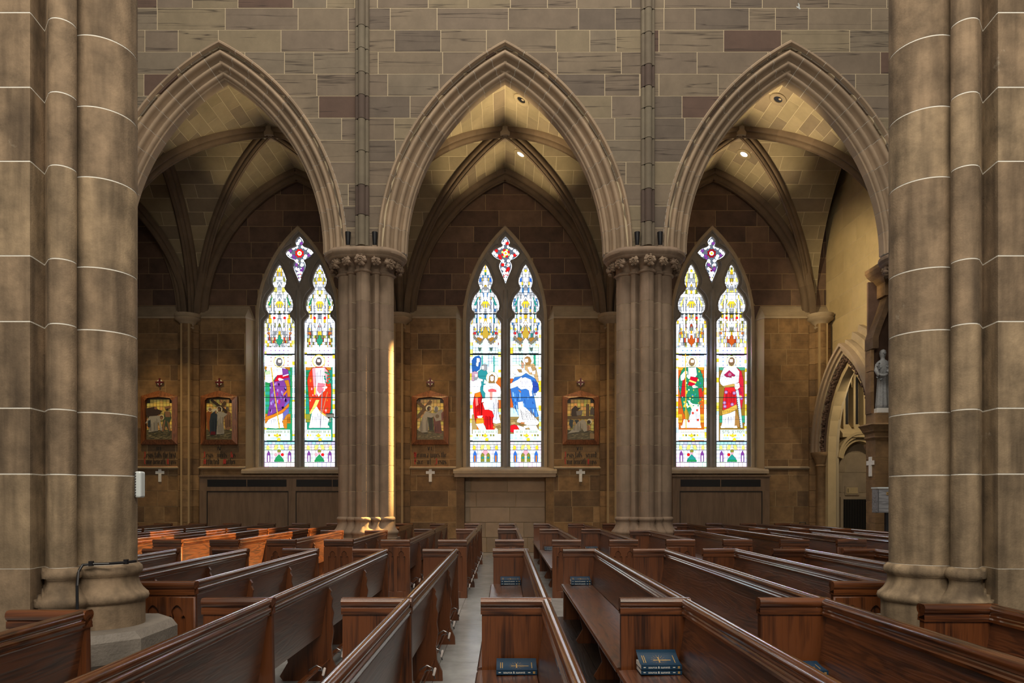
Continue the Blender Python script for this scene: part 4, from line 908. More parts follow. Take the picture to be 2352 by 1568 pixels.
def window(n,c,figs,kind,label):
    w=struct('window_%d'%n,label); cxp=VPX+c*FPX/YG+1.2
    rg=random.Random(40+n)
    def plate(name,outer,holes,y0,y1,mat,bev):
        cu=bpy.data.curves.new(name,'CURVE'); cu.dimensions='2D'; cu.fill_mode='BOTH'
        for pts in [outer]+holes:
            sp=cu.splines.new('POLY'); sp.points.add(len(pts)-1); sp.use_cyclic_u=True
            for q,(x,z) in zip(sp.points,pts): q.co=(x,z,0,1)
        cu.extrude=(y1-y0)/2-bev; cu.bevel_depth=bev; cu.bevel_resolution=1
        to=bpy.data.objects.new('tmp',cu); COL.objects.link(to); bpy.context.view_layer.update()
        me=bpy.data.meshes.new_from_object(to.evaluated_get(bpy.context.evaluated_depsgraph_get())); bpy.data.objects.remove(to)
        me.name=name; me.materials.clear(); me.materials.append(mat)
        for v in me.vertices: x,z,d=v.co; v.co=(x,(y0+y1)/2+d,z)
        return link(name,me,w)
    def W2(pts): return [(P(x,y,YG)[0],P(x,y,YG)[2]) for x,y in pts]
    # stone surround: pointed arch outline with the openings cut out
    def outline(hwid,R,cc,z0):
        pts=[(c-hwid,z0)]; k=14; zt=math.sqrt(R*R-cc*cc)
        for i in range(k+1): z=zt*math.sin(math.pi/2*i/k); pts.append((c-(math.sqrt(max(0,R*R-z*z))-cc),6.70+z))
        pts+=[(2*c-x,z) for x,z in reversed(pts[:-1])]; return pts
    l1,l2=cxp-46.2,cxp+46.2
    hol=lambda g:[W2(lancet_pts(l1,g)),W2(lancet_pts(l2,g)),W2(quat_pts(cxp,g))]
    plate('tracery',outline(1.19,3.70,2.51,2.44),hol(.6),YG-.05,YG+.12,M['tracery'],.012)
    plate('tracery_moulding',outline(1.17,3.68,2.51,2.44),hol(7.0),YG-.11,YG-.05,M['tracery'],.02)
    plate('window_arch',outline(1.21,3.72,2.51,2.44),[outline(1.15,3.66,2.51,2.47)],YG-.16,YG-.03,M['sill'],.02)
    mu=MB().prism([(c-.075+.015,YG-.11),(c-.03+.015,YG-.17),(c+.03+.015,YG-.17),(c+.075+.015,YG-.11)],lambda x,y:(x,y,2.46),lambda x,y:(x,y,7.6)).build('mullion',M['tracery'],w)
    for cx,fg in ((l1,figs[0]),(l2,figs[1])):
        lead=MB().prism(W2(lancet_pts(cx,.5)),lambda x,z:(x,YG+.05,z),lambda x,z:(x,YG+.06,z)).build('lancet_light',M['lead'],w)
        pt=Paint(); pt.l=4
        canopy_top(pt,cx,rg,kind); pt.poly([(cx-29.4,843),(cx+29.4,843),(cx+29.4,1012),(cx-29.4,1012)],{fig_L1:(.04,.42,.16),fig_L2:(.03,.40,.26),fig_C1:(1.2,1.5,1.5),fig_C2:(1.2,1.4,1.3),fig_R1:(.8,.2,.02),fig_R2:(.36,.21,.03)}[fg]); borders(pt,cx,815,1012,rg); fg(pt,cx,rg); base_panel(pt,cx,rg,{0:0,1:1,2:3}[kind])
        bars(pt,cx,[813.5,913]); bars(pt,cx,[721,1013.3],2.2); bars(pt,cx,[840,864,888,938,963],.5)
        pt.build('glass_pieces',M['glassglow'],YG+.048,lead,.00012,'stuff')
    lead=MB().prism(W2(quat_pts(cxp,.5)),lambda x,z:(x,YG+.05,z),lambda x,z:(x,YG+.06,z)).build('cusped_light',M['lead'],w)
    pt=Paint(); pt.l=4; q=quat_pts(cxp)
    pt.poly(offset_poly(q,-.3),(4,4.3,4.8)); pt.poly(offset_poly(q,-2.0),(.16,.19,.25),.5)
    acc={0:(PUR,RED,OLV),1:(RED,RED,TEA),2:(PUR,DRED,LEM)}[kind]
    pet=[(cxp+s*21+dx,581+dy) for s in (-1,1) for dx,dy in ((0,-5),(0,5),(s*5,0))]+[(cxp,553),(cxp-4,559),(cxp+4,559),(cxp-5,606),(cxp+5,609),(cxp-3,619),(cxp+4,621),(cxp,633),(cxp-7,567),(cxp+7,567),(cxp-12,592),(cxp+12,592),(cxp,641)]
    pet+=[(cxp+s*14,576+6*q) for s in (-1,1) for q in (-1,2)]+[(cxp+s*6.5,599+9*q) for s in (-1,1) for q in (0,1,2)]+[(cxp+s*3,627) for s in (-1,1)]
    for i,(x,y) in enumerate(pet): pt.circ(x,y,3.7,WHT if i%4 else acc[0],.5,9)
    for i in range(14): x,y=cxp+rg.uniform(-8,8),rg.uniform(598,640); pt.circ(x*.7+cxp*.3,y,1.3,rg.choice((*acc,WHT,WHT)),.4,7)
    for k in range(8): a=k*math.pi/4+.39; pt.circ(cxp+7.6*math.cos(a),582+7.6*math.sin(a),2.8,acc[1] if k%2 or kind!=1 else LEM,.5,9)
    pt.circ(cxp,582,5,WHT,.6); pt.circ(cxp,582,2.6,YEL,.5,10)
    pt.build('glass_pieces',M['glassglow'],YG+.048,lead,.00012,'stuff')
window(1,-6,(fig_L1,fig_L2),0,'left stained glass window with two robed saints in purple and red')
window(2,0,(fig_C1,fig_C2),1,'middle stained glass window with child in white and woman in blue')
window(3,6,(fig_R1,fig_R2),2,'right stained glass window with saints in green and red robes')
w0=struct('window_4','blank window hidden behind the left pier'); box('blank_panel',-13.2,-10.8,YG,YG+.1,2.4,9.5,M['tracery'],w0)

# ================================================================ STATIONS OF THE CROSS
def nib(V,F,x0,y0,x1,y1,px,py,y):
    n=len(V); V+=[(x0-px,y,y0-py),(x0+px,y,y0+py),(x1+px,y,y1+py),(x1-px,y,y1-py)]; F.append((n,n+1,n+2,n+3))
BL={'i':(1.0,[(.5,0,.5,4.4)]),'n':(2.6,[(.5,0,.5,4.4),(.5,3.6,1.9,4.6),(2,0,2,4.2)]),'m':(4.2,[(.5,0,.5,4.4),(.5,3.6,1.9,4.6),(2,0,2,4.2),(2,3.6,3.5,4.6),(3.6,0,3.6,4.2)]),
'u':(2.6,[(.5,.3,.5,4.4),(.5,.3,1.8,-.1),(2,0,2,4.4)]),'r':(1.9,[(.5,0,.5,4.4),(.6,3.8,1.6,4.5)]),'e':(2.2,[(.5,.5,.5,3.9),(.5,3.9,1.6,4.5),(1.6,4.4,1.7,3.2),(1.7,3.1,.6,2.0),(.5,.4,1.7,.4)]),
'o':(2.5,[(.5,.4,.5,4),(.5,4,1.9,4.5),(1.9,.5,1.9,4.2),(.5,.3,1.9,.1)]),'c':(2.0,[(.5,.4,.5,4),(.5,4,1.6,4.5),(.5,.3,1.6,.2)]),'a':(2.5,[(1.9,0,1.9,4.2),(.5,4.4,1.9,4.4),(.5,.3,.5,2.2),(.5,2.2,1.8,2.6),(.5,.2,1.8,.3)]),
's':(2.2,[(.5,2.8,.5,4.1),(.5,4.2,1.7,4.6),(.5,2.8,1.7,1.8),(1.7,.4,1.7,1.8),(.4,.1,1.6,.2)]),'t':(1.8,[(.7,.2,.7,5.6),(.2,4.2,1.5,4.3),(.7,.2,1.5,.2)]),'l':(1.1,[(.5,0,.5,6.8)]),'h':(2.6,[(.5,0,.5,6.8),(.5,3.6,1.9,4.6),(2,-.6,2,4.2)]),
'f':(1.8,[(.7,-.6,.7,6.2),(.7,6.2,1.6,6.6),(.1,4.1,1.5,4.2)]),'d':(2.5,[(.5,.4,.5,4),(.5,4,1.8,4.3),(1.9,.4,1.9,4.4),(1.9,4.4,.6,6.4),(.5,.3,1.9,.1)]),'b':(2.5,[(.5,.2,.5,6.8),(.5,4,1.9,4.5),(1.9,.5,1.9,4.2),(.5,.2,1.9,.1)]),
'p':(2.5,[(.5,-1.8,.5,4.4),(.5,4,1.9,4.5),(1.9,.5,1.9,4.2),(.5,.2,1.9,.1)]),'g':(2.5,[(.5,.4,.5,4),(.5,4,1.9,4.5),(1.9,-1.4,1.9,4.2),(.5,.3,1.9,.1),(.4,-1.6,1.8,-1.6)]),'w':(4.2,[(.5,.3,.5,4.8),(.5,.3,1.8,-.1),(2,.2,2,4.6),(2,.3,3.4,-.1),(3.6,.2,3.6,4.4)]),'v':(2.5,[(.5,.3,.5,4.8),(.5,.3,1.9,-.1),(1.9,.2,1.9,4.4)]),
'I':(1.3,[(.5,0,.5,5.6)]),'.':(1.2,[(.5,2.1,.55,2.3)]),' ':(1.5,[])}
CAP={'J':[(1.6,.4,1.6,6),(.4,6.2,2.2,6.2),(1.6,.3,.2,-.8),(.2,-.8,.2,.4)],'C':[(.6,.6,.6,5.4),(.6,5.6,2.6,6.2),(.6,.4,2.6,.1),(1.6,.6,1.6,5.6)],'V':[(.6,.6,.6,6.2),(.6,.5,2.4,-.2),(2.4,.4,2.4,5.8),(.6,4,-.4,5.6),(1.5,1,1.5,5)],'F':[(.8,-.3,.8,5.8),(.8,6,2.6,6.2),(.2,3.4,2.2,3.5),(1.6,3,1.6,5.6)],'M':[(.5,.4,.5,5.4),(.5,5.4,1.6,6.1),(1.7,.2,1.7,5.6),(1.7,5.6,2.9,6.0),(3,.3,3,5.6),(.5,.3,1.6,.2)],'H':[(.7,0,.7,6.4),(.2,6.3,2.0,6.3),(.7,3.4,2.2,4.0),(2.4,-.4,2.4,3.6)],'T':[(1.2,.4,1.2,5.6),(.1,5.8,2.7,6.1),(1.2,.3,2.6,.3)],'A':[(.6,.2,.9,5.4),(.9,5.5,2.2,5.8),(2.4,.1,2.4,5.6),(.6,2.8,2.3,3)]}
def caption(lines,xc,zt,ht,y,parent):
    """black-letter caption: capitals red, small letters black"""
    Vr,Fr,Vb,Fb=[],[],[],[]; u=ht/6.0
    for li,txt in enumerate(lines):
        wid=0
        for ch in txt: wid+=(3.4 if ch in CAP else BL[ch][0]+.25)
        sx=min(u*1.0,.92/wid); x=xc-wid*sx/2; z=zt-(li*8.0+5)*u
        for ch in txt:
            cap=ch in CAP and ch!='I'
            st=CAP[ch] if cap else BL[ch][1]; V,F=(Vr,Fr) if cap else (Vb,Fb); pw=.62 if cap else .42
            for a,b,c,d in st: nib(V,F,x+a*sx,z+b*u,x+c*sx,z+d*u,pw*sx,pw*.55*u,y)
            x+=(3.4 if cap else BL[ch][0]+.25)*sx
    for s in (-1,1):                # red flourish
        z=zt-len(lines)*8.3*u
        for k in range(10):
            a0,a1=k*.55,(k+1)*.55; r=.05; nib(Vr,Fr,xc+s*(.52+r*math.cos(a0)),z-.02+r*.8*math.sin(a0),xc+s*(.52+r*math.cos(a1)),z-.02+r*.8*math.sin(a1),.006,.005,y)
        nib(Vr,Fr,xc,z+.02,xc+s*.5,z+.02,.002,.004,y)
    obj('black_lettering',Vb,Fb,M['ink'],parent,'stuff'); obj('red_lettering',Vr,Fr,M['red'],parent,'stuff')
YS=YD-.012
def station(pxc,label,scene,num,lines,f,seed):
    """framed mosaic in a gabled oak frame; f maps crop coordinates of the picture to photo pixels"""
    X=P(pxc,960,YS)[0]; zz=lambda y:P(0,y,YS)[2]
    t=thing('station_picture',label,'framed mosaic',(X,YS,zz(1021)),'stations of the cross')
    Lx=lambda x:(x-pxc)*YS/FPX; Lz=lambda y:zz(y)-zz(1021)
    out=[(-42,1021),(42,1021),(42,910),(0,897),(-42,910)]; inn=[(-31,1010),(31,1010),(31,921),(26,915),(0,912),(-26,915),(-31,921)]
    O=[(x*YS/FPX,Lz(y)) for x,y in out]; I=[(x*YS/FPX,Lz(y)) for x,y in inn]
    # frame bars: bevelled from outer edge to inner edge
    pairs=[('frame_rail',[0,1],[0,1]),('frame_stile',[1,2],[1,2]),('frame_gable',[2,3],[2,3,4]),('frame_gable',[3,4],[4,5,6]),('frame_stile',[4,0],[6,0])]
    for nm,oo,ii in pairs:
        o=[O[k] for k in oo]; i=[I[k] for k in ii]; m=MB()
        op=o; ip=list(reversed(i)); poly=op+ip; n=len(poly); no=len(op)
        front=[(x,-.055 if k<no else -.10,z) for k,(x,z) in enumerate(poly)]; back=[(x,0,z) for x,z in poly]
        m.add(front+back,[tuple(range(n)),tuple(range(2*n-1,n-1,-1))]+[(k,k+n,(k+1)%n+n,(k+1)%n) for k in range(n)]); m.build(nm,M['frame'],t)
    pt=Paint(); rg=random.Random(seed)
    gold=(.95,.68,.20)
    G0=f(160,380)[0]; G1=f(545,960)[0]
    x0,y0,x1,y1=pxc-30.5,914,pxc+30.5,1009.5
    pt.poly([(x0,y1),(x1,y1),(x1,y0+7),(x1-4,y0+2),(pxc,y0),(x0+4,y0+2),(x0,y0+7)],(.05,.035,.015))
    for i in range(8):
        for j in range(9):
            a,b=x0+i*7.625,y0+3+j*8.4
            pt.poly([(a+.4,b+.4),(a+7.2,b+.4),(a+7.2,b+8),(a+.4,b+8)],tuple(v*rg.uniform(.75,1.15) for v in gold)) if not (j==0 and i in (0,7)) else None
    pt.poly([(x0,y1),(x1,y1),(x1,y1-20),(x1-20,y1-24),(x0+18,y1-21),(x0,y1-23)],(.12,.10,.05))
    for i in range(40): x=rg.uniform(x0,x1-6); y=rg.uniform(y1-20,y1-2); pt.poly([(x,y),(x+6,y-1),(x+6,y+1),(x,y+1.4)],rg.choice(((.2,.17,.09),(.08,.075,.035),(.26,.22,.12))))
    scene(pt,f,rg)
    o=pt.build('mosaic_panel',M['mosaic'],YS-.03,t,.0003)
    for v in o.data.vertices: v.co.x-=X; v.co.y-=YS; v.co.z-=zz(1021)
    # enamel cross above, numeral and caption below are separate things on the wall
    e=thing('enamel_cross','small red and black cross above '+label.split(',')[0][:60],'cross',(X,YD-.02,zz(878)),'small crosses above the stations')
    MB().box(-.022,.022,-.03,0,-.115,.115).box(-.115,.115,-.028,0,-.022,.022).build('arms',plainred,e)
    o=MB().lathe([(.06,-.02),(.085,-.02),(.085,.0),(.06,.0)],0,0,16,cap=False).build('ring',M['gold'],e); o.rotation_euler=(math.pi/2,0,0)
    for s in (-1,1): MB().prism([(s*.03,.03),(s*.075,.03),(s*.03,.075)],lambda x,z:(x,-.02,z),lambda x,z:(x,0,z)).build('gem',M['ivory'],e); MB().prism([(s*.03,-.03),(s*.075,-.03),(s*.03,-.075)],lambda x,z:(x,-.02,z),lambda x,z:(x,0,z)).build('gem',M['ivory'],e)
    cp=thing('wall_caption','two-line black and red painted caption under the '+{'III':'mosaic beside the left pier','IV':'mosaic left of the left window','VI':'mosaic left of the middle window','VII':'mosaic right of the middle window'}[num],'lettering',(0,0,0),'captions under the stations')
    caption(lines,X,zz(1040),.145,YD-.010,cp)
    Vb,Fb=[],[]; n=len(num); x=X-n*.035
    for ch in num:
        segs=[(.02,0,.02,.1)] if ch=='I' else [(0,.1,.025,0),(.05,.1,.025,0)]
        for a,b,c,d in segs: nib(Vb,Fb,x+a,zz(1033.5)+b,x+c,zz(1033.5)+d,.009,.003,YD-.011)
        x+=.05 if ch=='I' else .075
    obj('numeral',Vb,Fb,M['ink'],cp)
    if num=='IV': return
    cr=thing('marble_cross','white marble cross under the caption of station '+num,'cross',(X,YD-.006,zz(1090.5)),'white consecration crosses')
    MB().prism([(-.042,-.195),(.042,-.195),(.042,.03),(.125,.03),(.125,.11),(.042,.11),(.042,.175),(-.042,.175),(-.042,.11),(-.125,.11),(-.125,.03),(-.042,.03)],lambda x,z:(x,-.02,z),lambda x,z:(x,0,z)).build('cross_slab',M['marble'],cr)
plainred=plain('enamel_red',(.10,.008,.010),.35)
CW=(.40,.38,.33); CB=(.03,.045,.06); CD=(.05,.03,.02); CF=(.28,.15,.08); CR=(.20,.05,.02); CG=(.06,.09,.05)
def mfold(pt,f,x0,x1,y0,y1,n,c,rg):
    for i in range(n): x=rg.uniform(x0,x1); a=rg.uniform(y0,(y0+y1)/2); pt.poly(f(x,a,x+5,a,x+8,y1-rg.uniform(0,20),x+2,y1-rg.uniform(0,20)),c)
def st3(pt,f,rg):
    pt.poly(f(125,530,270,505,290,540,360,570,300,620,160,660,130,620),CD); pt.circ(*f(265,525)[0],3.2,CF); pt.circ(*f(425,535)[0],3.4,CD)
    pt.poly(f(380,510,470,490,470,520,400,540),CF); pt.poly(f(385,570,470,580,480,660,440,740,480,850,440,850,410,760,360,860,340,850,370,700),CG); pt.poly(f(390,570,460,575,470,650,400,650),CF); pt.poly(f(385,690,400,690,375,850,345,850),CF); pt.poly(f(420,700,440,720,475,845,450,845),CF)
    pt.circ(*f(345,655)[0],6.2,(.75,.66,.4)); pt.circ(*f(345,655)[0],4.2,CD); pt.poly(f(330,640,365,650,355,690,330,680),CF)
    pt.poly(f(120,740,180,640,320,630,330,680,290,740,300,840,165,860,200,720),CW); mfold(pt,f,180,290,660,850,12,(.2,.19,.17),rg); pt.poly(f(160,700,195,690,195,790,155,790),CB); pt.poly(f(300,700,330,690,360,830,335,840),CW)
def st4(pt,f,rg):
    pt.line(*f(1030,410)[0],*f(1240,570)[0],6,CD); pt.line(*f(1230,440)[0],*f(1180,510)[0],7,(.10,.06,.03)); pt.line(*f(1150,415)[0],*f(1190,470)[0],1,CD)
    pt.poly(f(965,590,1000,565,1035,580,1030,700,1010,860,975,800),(.32,.10,.02)); pt.circ(*f(1018,545)[0],5.5,(.7,.62,.38)); pt.circ(*f(1018,545)[0],3.6,CF)
    pt.poly(f(1215,590,1260,560,1310,600,1315,800,1270,830,1225,810),CF); mfold(pt,f,1225,1300,600,800,8,CD,rg); pt.circ(*f(1258,530)[0],3.6,(.15,.13,.12)); pt.line(*f(1200,540)[0],*f(1250,590)[0],6,CD)
    pt.circ(*f(1148,545)[0],7,(.75,.70,.5)); pt.poly(f(1120,520,1145,505,1175,525,1170,575,1130,575),CD); pt.poly(f(1128,530,1152,530,1150,565,1132,565),CF)
    pt.poly(f(1110,600,1150,575,1215,590,1260,610,1210,650,1200,720,1215,880,1105,890,1120,730),CW); mfold(pt,f,1120,1200,640,880,14,(.22,.20,.17),rg)
    pt.circ(*f(1085,570)[0],6,(.7,.66,.5)); pt.poly(f(1030,610,1080,570,1120,620,1115,740,1105,890,1015,885,1010,720),CB); mfold(pt,f,1025,1105,640,880,8,(.015,.02,.03),rg); pt.poly(f(1030,850,1095,850,1095,895,1025,895),(.12,.01,.015)); pt.poly(f(1088,560,1108,560,1108,600,1090,605),CF)
def st6(pt,f,rg):
    pt.line(*f(170,430)[0],*f(290,540)[0],7,(.11,.06,.025)); pt.line(*f(365,425)[0],*f(165,665)[0],7,(.13,.075,.03))
    pt.poly(f(310,640,390,600,400,840,340,840),CG); pt.poly(f(330,650,380,640,390,830,345,830),(.03,.03,.025))
    pt.circ(*f(435,535)[0],6,(.75,.7,.5)); pt.poly(f(415,520,435,495,460,520,455,580,415,580),(.2,.2,.22)); pt.poly(f(400,600,500,580,495,700,515,880,415,870,400,740),(.17,.06,.05)); mfold(pt,f,410,500,700,870,10,(.07,.02,.03),rg)
    pt.poly(f(345,590,420,600,525,535,520,690,430,710,400,640),(.36,.33,.28)); pt.circ(*f(450,640)[0],4.5,(.18,.13,.08),0,14); pt.poly(f(505,600,540,560,530,700,510,690),(.2,.07,.06))
    pt.circ(*f(335,530)[0],7.4,(.75,.7,.5)); pt.poly(f(308,525,330,500,360,510,358,560,315,570),CD); pt.poly(f(340,520,362,520,358,555,342,560),CF)
    pt.poly(f(245,640,290,570,340,580,400,640,370,660,310,650,330,760,320,860,240,865,180,830,220,760),CW); mfold(pt,f,210,320,650,860,18,(.2,.19,.16),rg)
def st7(pt,f,rg):
    pt.line(*f(168,655)[0],*f(548,655)[0],7,(.13,.085,.04)); pt.line(*f(448,470)[0],*f(448,640)[0],8,(.13,.085,.04))
    pt.poly(f(220,620,225,540,280,490,310,520,360,520,310,560,350,600,300,640,230,640),CD); pt.poly(f(290,570,380,560,370,620,300,630),(.2,.18,.17)); pt.poly(f(200,680,250,690,240,800,220,800,190,750),CB); pt.poly(f(270,690,330,690,300,780),CB)
    pt.poly(f(480,560,510,500,540,540,540,620,480,620),(.10,.08,.07))
    pt.circ(*f(475,710)[0],6.2,(.8,.74,.5)); pt.circ(*f(465,720)[0],4.4,CD)
    pt.poly(f(170,880,240,820,310,720,390,680,430,720,450,840,400,855,360,800,330,855,250,865),CW); mfold(pt,f,240,420,720,850,14,(.2,.19,.16),rg); pt.poly(f(440,760,480,780,475,840,440,840),CF); pt.poly(f(480,870,540,880,540,950,480,950),(.3,.2,.09))
f34=sc(315,6.033,850); f6=sc(930,6.033,850); f7=sc(1275,6.033,850)
station(367.5,'framed mosaic of falling figure, leftmost beside the left pier',st3,'III',['Jesus falls the first','Time beneath Cross'],f34,1)
station(504.5,'framed mosaic of group under cross, left of left window',st4,'IV',['Jesus . meets . His','Afflicted . Mother'],f34,2)
station(988.5,'framed mosaic of veil offering, left of middle window',st6,'VI',['Veronica wipes the','Face . of . Jesus'],f6,3)
station(1333.5,'framed mosaic of second fall, right of middle window',st7,'VII',['Jesus falls . second','Time beneath Cross'],f7,4)

# ================================================================ RADIATOR CABINETS
def cabinet(x0,x1,doors,label):
    t=thing('radiator_cabinet',label,'cabinet',((x0+x1)/2,19.85,0)); w=(x1-x0)/2; H=2.20; D=.24
    box('carcass',-w+.03,w-.03,-.20,D,0,H-.03,M['cab'],t); box('top_board',-w-.02,w+.02,-.27,D,H-.03,H+.02,M['cab'],t,None,.006)
    box('frieze',-w,w,-.235,-.20,H-.42,H-.03,M['cab'],t); n=doors; pw=2*w/n
    for i in range(n):
        a=-w+i*pw; b=a+pw
        box('stile',a,a+.2,-.235,-.20,0,H-.42,M['cab'],t); 
        if i==n-1: box('stile',b-.2,b,-.235,-.20,0,H-.42,M['cab'],t)
        b2=b-.2 if i==n-1 else b
        box('panel',a+.2,b2,-.212,-.20,.1,H-.42,M['cab'],t,None,.004); box('panel_rail',a+.2,b2,-.235,-.2,0,.14,M['cab'],t)
        box('panel_bead',a+.2,b2,-.23,-.2,H-.445,H-.42,M['grille'],t)
        for xx in (a+.2,b2-.02): box('panel_bead',xx,xx+.02,-.23,-.2,.14,H-.445,M['grille'],t)  # beads coloured dark to draw shadow lines along the panel edges
        gr=box('vent_grille',a+.22,b2-.05,-.238,-.205,H-.30,H-.10,M['grille'],t)
        for k in range(4): box('vent_slat',a+.24,b2-.07,-.243,-.236,H-.28+k*.045,H-.262+k*.045,M['black'],gr)
        box('vent_divider',(a+b2)/2+.075,(a+b2)/2+.095,-.247,-.236,H-.30,H-.10,M['cab'],gr)
cabinet(-8.5,-3.55,2,'wide oak radiator cabinet under the left window')
cabinet(4.66,7.36,1,'narrow oak radiator cabinet under the right window')

# ================================================================ RIGHT END WALL, DOORWAY AND NICHE
wr=struct('wall_right','warm lit ashlar end wall with arched doorway')
XE=9.3; DY,DHW=18.3,1.18; DSP=2.86
DR=(2.15**2+DHW**2)/(2*DHW); DC=DR-DHW
def zD(y):
    q=DR*DR-(abs(y-DY)+DC)**2
    if abs(y-DY)<DHW: return DSP+math.sqrt(max(0,q))
    return -9
def ystone(name,y0,y1,z0,z1,low,xf,xb,mat,parent):
    n=max(2,int((y1-y0)/.09)); ys=[y0+(y1-y0)*i/(n-1) for i in range(n)]; lo=[max(z0,low(y)) for y in ys]
    runs=[];cur=[]
    for y,l in zip(ys,lo):
        if l<z1-.004: cur.append((y,l))
        else:
            if len(cur)>1: runs.append(cur)
            cur=[]
    if len(cur)>1: runs.append(cur)
    for r in runs:
        MB().prism([(r[0][0],z1)]+r+[(r[-1][0],z1)],lambda y,z:(xf,y,z),lambda y,z:(xb,y,z)).build(name,mat,parent)
def zD2(y):
    q=(DR+.38)**2-(abs(y-DY)+DC)**2
    return DSP+math.sqrt(q) if q>0 and abs(y-DY)<1.56 else -9
rng=random.Random(21)
for q in courses(15.6,20.45,0,11.6,.60,.9,1.7,rng,.012):
    lowd=lambda y: max(zD2(y),DSP if abs(y-DY)<1.56 else -9)
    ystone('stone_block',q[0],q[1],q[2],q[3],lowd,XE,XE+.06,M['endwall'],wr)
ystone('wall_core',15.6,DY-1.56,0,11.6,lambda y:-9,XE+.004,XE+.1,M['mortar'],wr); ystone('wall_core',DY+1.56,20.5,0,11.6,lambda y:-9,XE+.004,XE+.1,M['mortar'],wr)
ystone('wall_core',DY-1.58,DY+1.58,DSP,11.6,lambda y:zD2(y)+.01,XE+.004,XE+.1,M['mortar'],wr)
# projecting door arch, ring by ring: outer hood, moulding, carved foliage, plain inner order
def dring(half,th,x,r):
    s=half; return (x, DY+s*(-DC+r*math.cos(th)), DSP+r*math.sin(th))
def door_order(name,r0,r1,xf,xb,mat,n=1,parent=None):
    for s in (-1,1):
        tm=lambda r: math.acos(DC/r)
        for k in range(n):
            rings=[]
            for i in range(7):
                u=(k+i/6)/n; rings.append([(xx,DY+s*(-DC+r*math.cos(tm(r)*u)),DSP+r*math.sin(tm(r)*u)) for r,xx in ((r0,xf),(r1,xf),(r1,xb),(r0,xb))])
            o=MB().loft(rings).build(name,mat,parent or wr)
door_order('hood_mould',DR+.44,DR+.52,8.66,XE,M['arch'],6)
door_order('arch_order',DR+.34,DR+.44,8.72,XE,M['arch'],6)
door_order('arch_order',DR+.26,DR+.34,8.78,9.14,M['sill'],6)
door_order('inner_order',DR+.0,DR+.14,8.92,9.14,M['endwall'],1)
fo=MB(); rg=random.Random(9)
for s in (-1,1):
    for k in range(46):
        th=(k+.5)/46*math.acos(DC/(DR+.2)); 
        for j in range(2):
            r=DR+.165+.07*j+rg.uniform(-.02,.02); x=8.84+rg.uniform(-.03,.03); c=(x,DY+s*(-DC+r*math.cos(th)),DSP+r*math.sin(th)); a=rg.uniform(.03,.055)
            fo.lathe([(0.001,-a),(a*.8,-a*.5),(a,0),(a*.6,a*.7),(0.001,a)],0,0,6,cap=False); m=30
            for q in range(m): x0,y0,z0=fo.V[-m+q]; fo.V[-m+q]=(c[0]+x0,c[1]+y0,c[2]+z0)
fo.build('carved_foliage',M['upper'],wr,'stuff')
door_order('foliage_hollow',DR+.13,DR+.27,8.86,9.14,M['upper'],1)
for s in (-1,1):
    yc=DY+s*(DHW+.27); t=MB().lathe([(.20,0),(.20,.3),(.15,.36),(.13,.42),(.13,2.45),(.16,2.48),(.14,2.52),(.19,2.66),(.24,2.76),(.26,2.80),(.26,2.86)],8.86,yc,16).build('door_shaft',M['dado'],wr); shade_auto(t.data,45)
    box('door_jamb',8.92,9.14,yc-.15 if s<0 else DY+DHW,DY-DHW if s<0 else yc+.15,0,DSP,M['endwall'],wr)
# gabled weathering steps over the door arch on the near side
for k,(dr,x0) in enumerate(((.60,8.80),(.78,8.98),(.95,9.14))):
    rings=[]
    for i in range(9):
        u=.30+.70*i/8; r0=DR+dr-.17; r1=DR+dr
        rings.append([(xx,DY-(-DC+r*math.cos(math.acos(DC/r)*u)),DSP+r*math.sin(math.acos(DC/r)*u)) for r,xx in ((r0,x0),(r1,x0+.03),(r1,XE),(r0,XE))])
    MB().loft(rings).build('weathering_step',M['sill'],wr)
# passage behind the door: far wall with traceried window, sill, hooded doorway
pf=struct('wall_passage','brown ashlar passage wall seen through arched doorway')
YP=20.25
box('wall_core',XE+.02,12.2,YP+.01,YP+.3,0,7,M['mortar'],pf)
for q in courses(XE+.1,12.2,0,6.9,.58,.7,1.0,random.Random(4),.012): box('stone_block',q[0],q[1],YP,YP+.1,q[2],q[3],M['sill'],pf)
box('passage_back',12.2,12.4,15.6,YP+.3,0,7,M['endwall'],pf); box('passage_lid',XE+.35,12.4,15.6,YP+.3,6.9,7.1,M['endwall'],pf); box('passage_end',XE+.3,12.4,15.5,15.7,0,7,M['endwall'],pf)
pw=struct('window_5','small cream mullioned window inside the arched doorway')
xa,xb_=9.60,10.46; xm=(xa+xb_)/2
for i in range(4):
    x=xa+(xb_-xa)*i/3; box('mullion',x-.03,x+.03,YP-.30,YP,3.6,5.15,M['endwall'],pw)
    if i<3:
        box('dark_pane',x+.05,x+(xb_-xa)/3-.05,YP-.03,YP-.006,3.6,5.1,M['black'],pw)
        xw=(xb_-xa)/3
        for s in (-1,1): MB().tube([(x+xw/2,YP-.2,5.2),(x+xw/2+s*xw*.3,YP-.2,5.0),(x+xw/2+s*xw*.5,YP-.2,4.65)],.026,6).build('tracery_bar',M['endwall'],pw)
MB().prism([(YP-.40,3.40),(YP,3.72),(YP,3.3),(YP-.40,3.3)],lambda y,z:(xa-.1,y,z),lambda y,z:(xb_+.2,y,z)).build('sloped_sill',M['endwall'],pw)
dr5=struct('door_1','dark grille door under a curved cream hood')
for k in range(3):
    r0=.46+.075*k; rings=[[(xm+r*math.cos(a),YP-.42+.09*k if False else y,2.62+r*1.25*math.sin(a)) for r,y in ((r0,YP-.30-.06*k),(r0+.06,YP-.30-.06*k),(r0+.07,YP),(r0,YP))] for a in [math.radians(8+164*i/14) for i in range(15)]]
    MB().loft(rings).build('hood_moulding',M['endwall'],dr5)
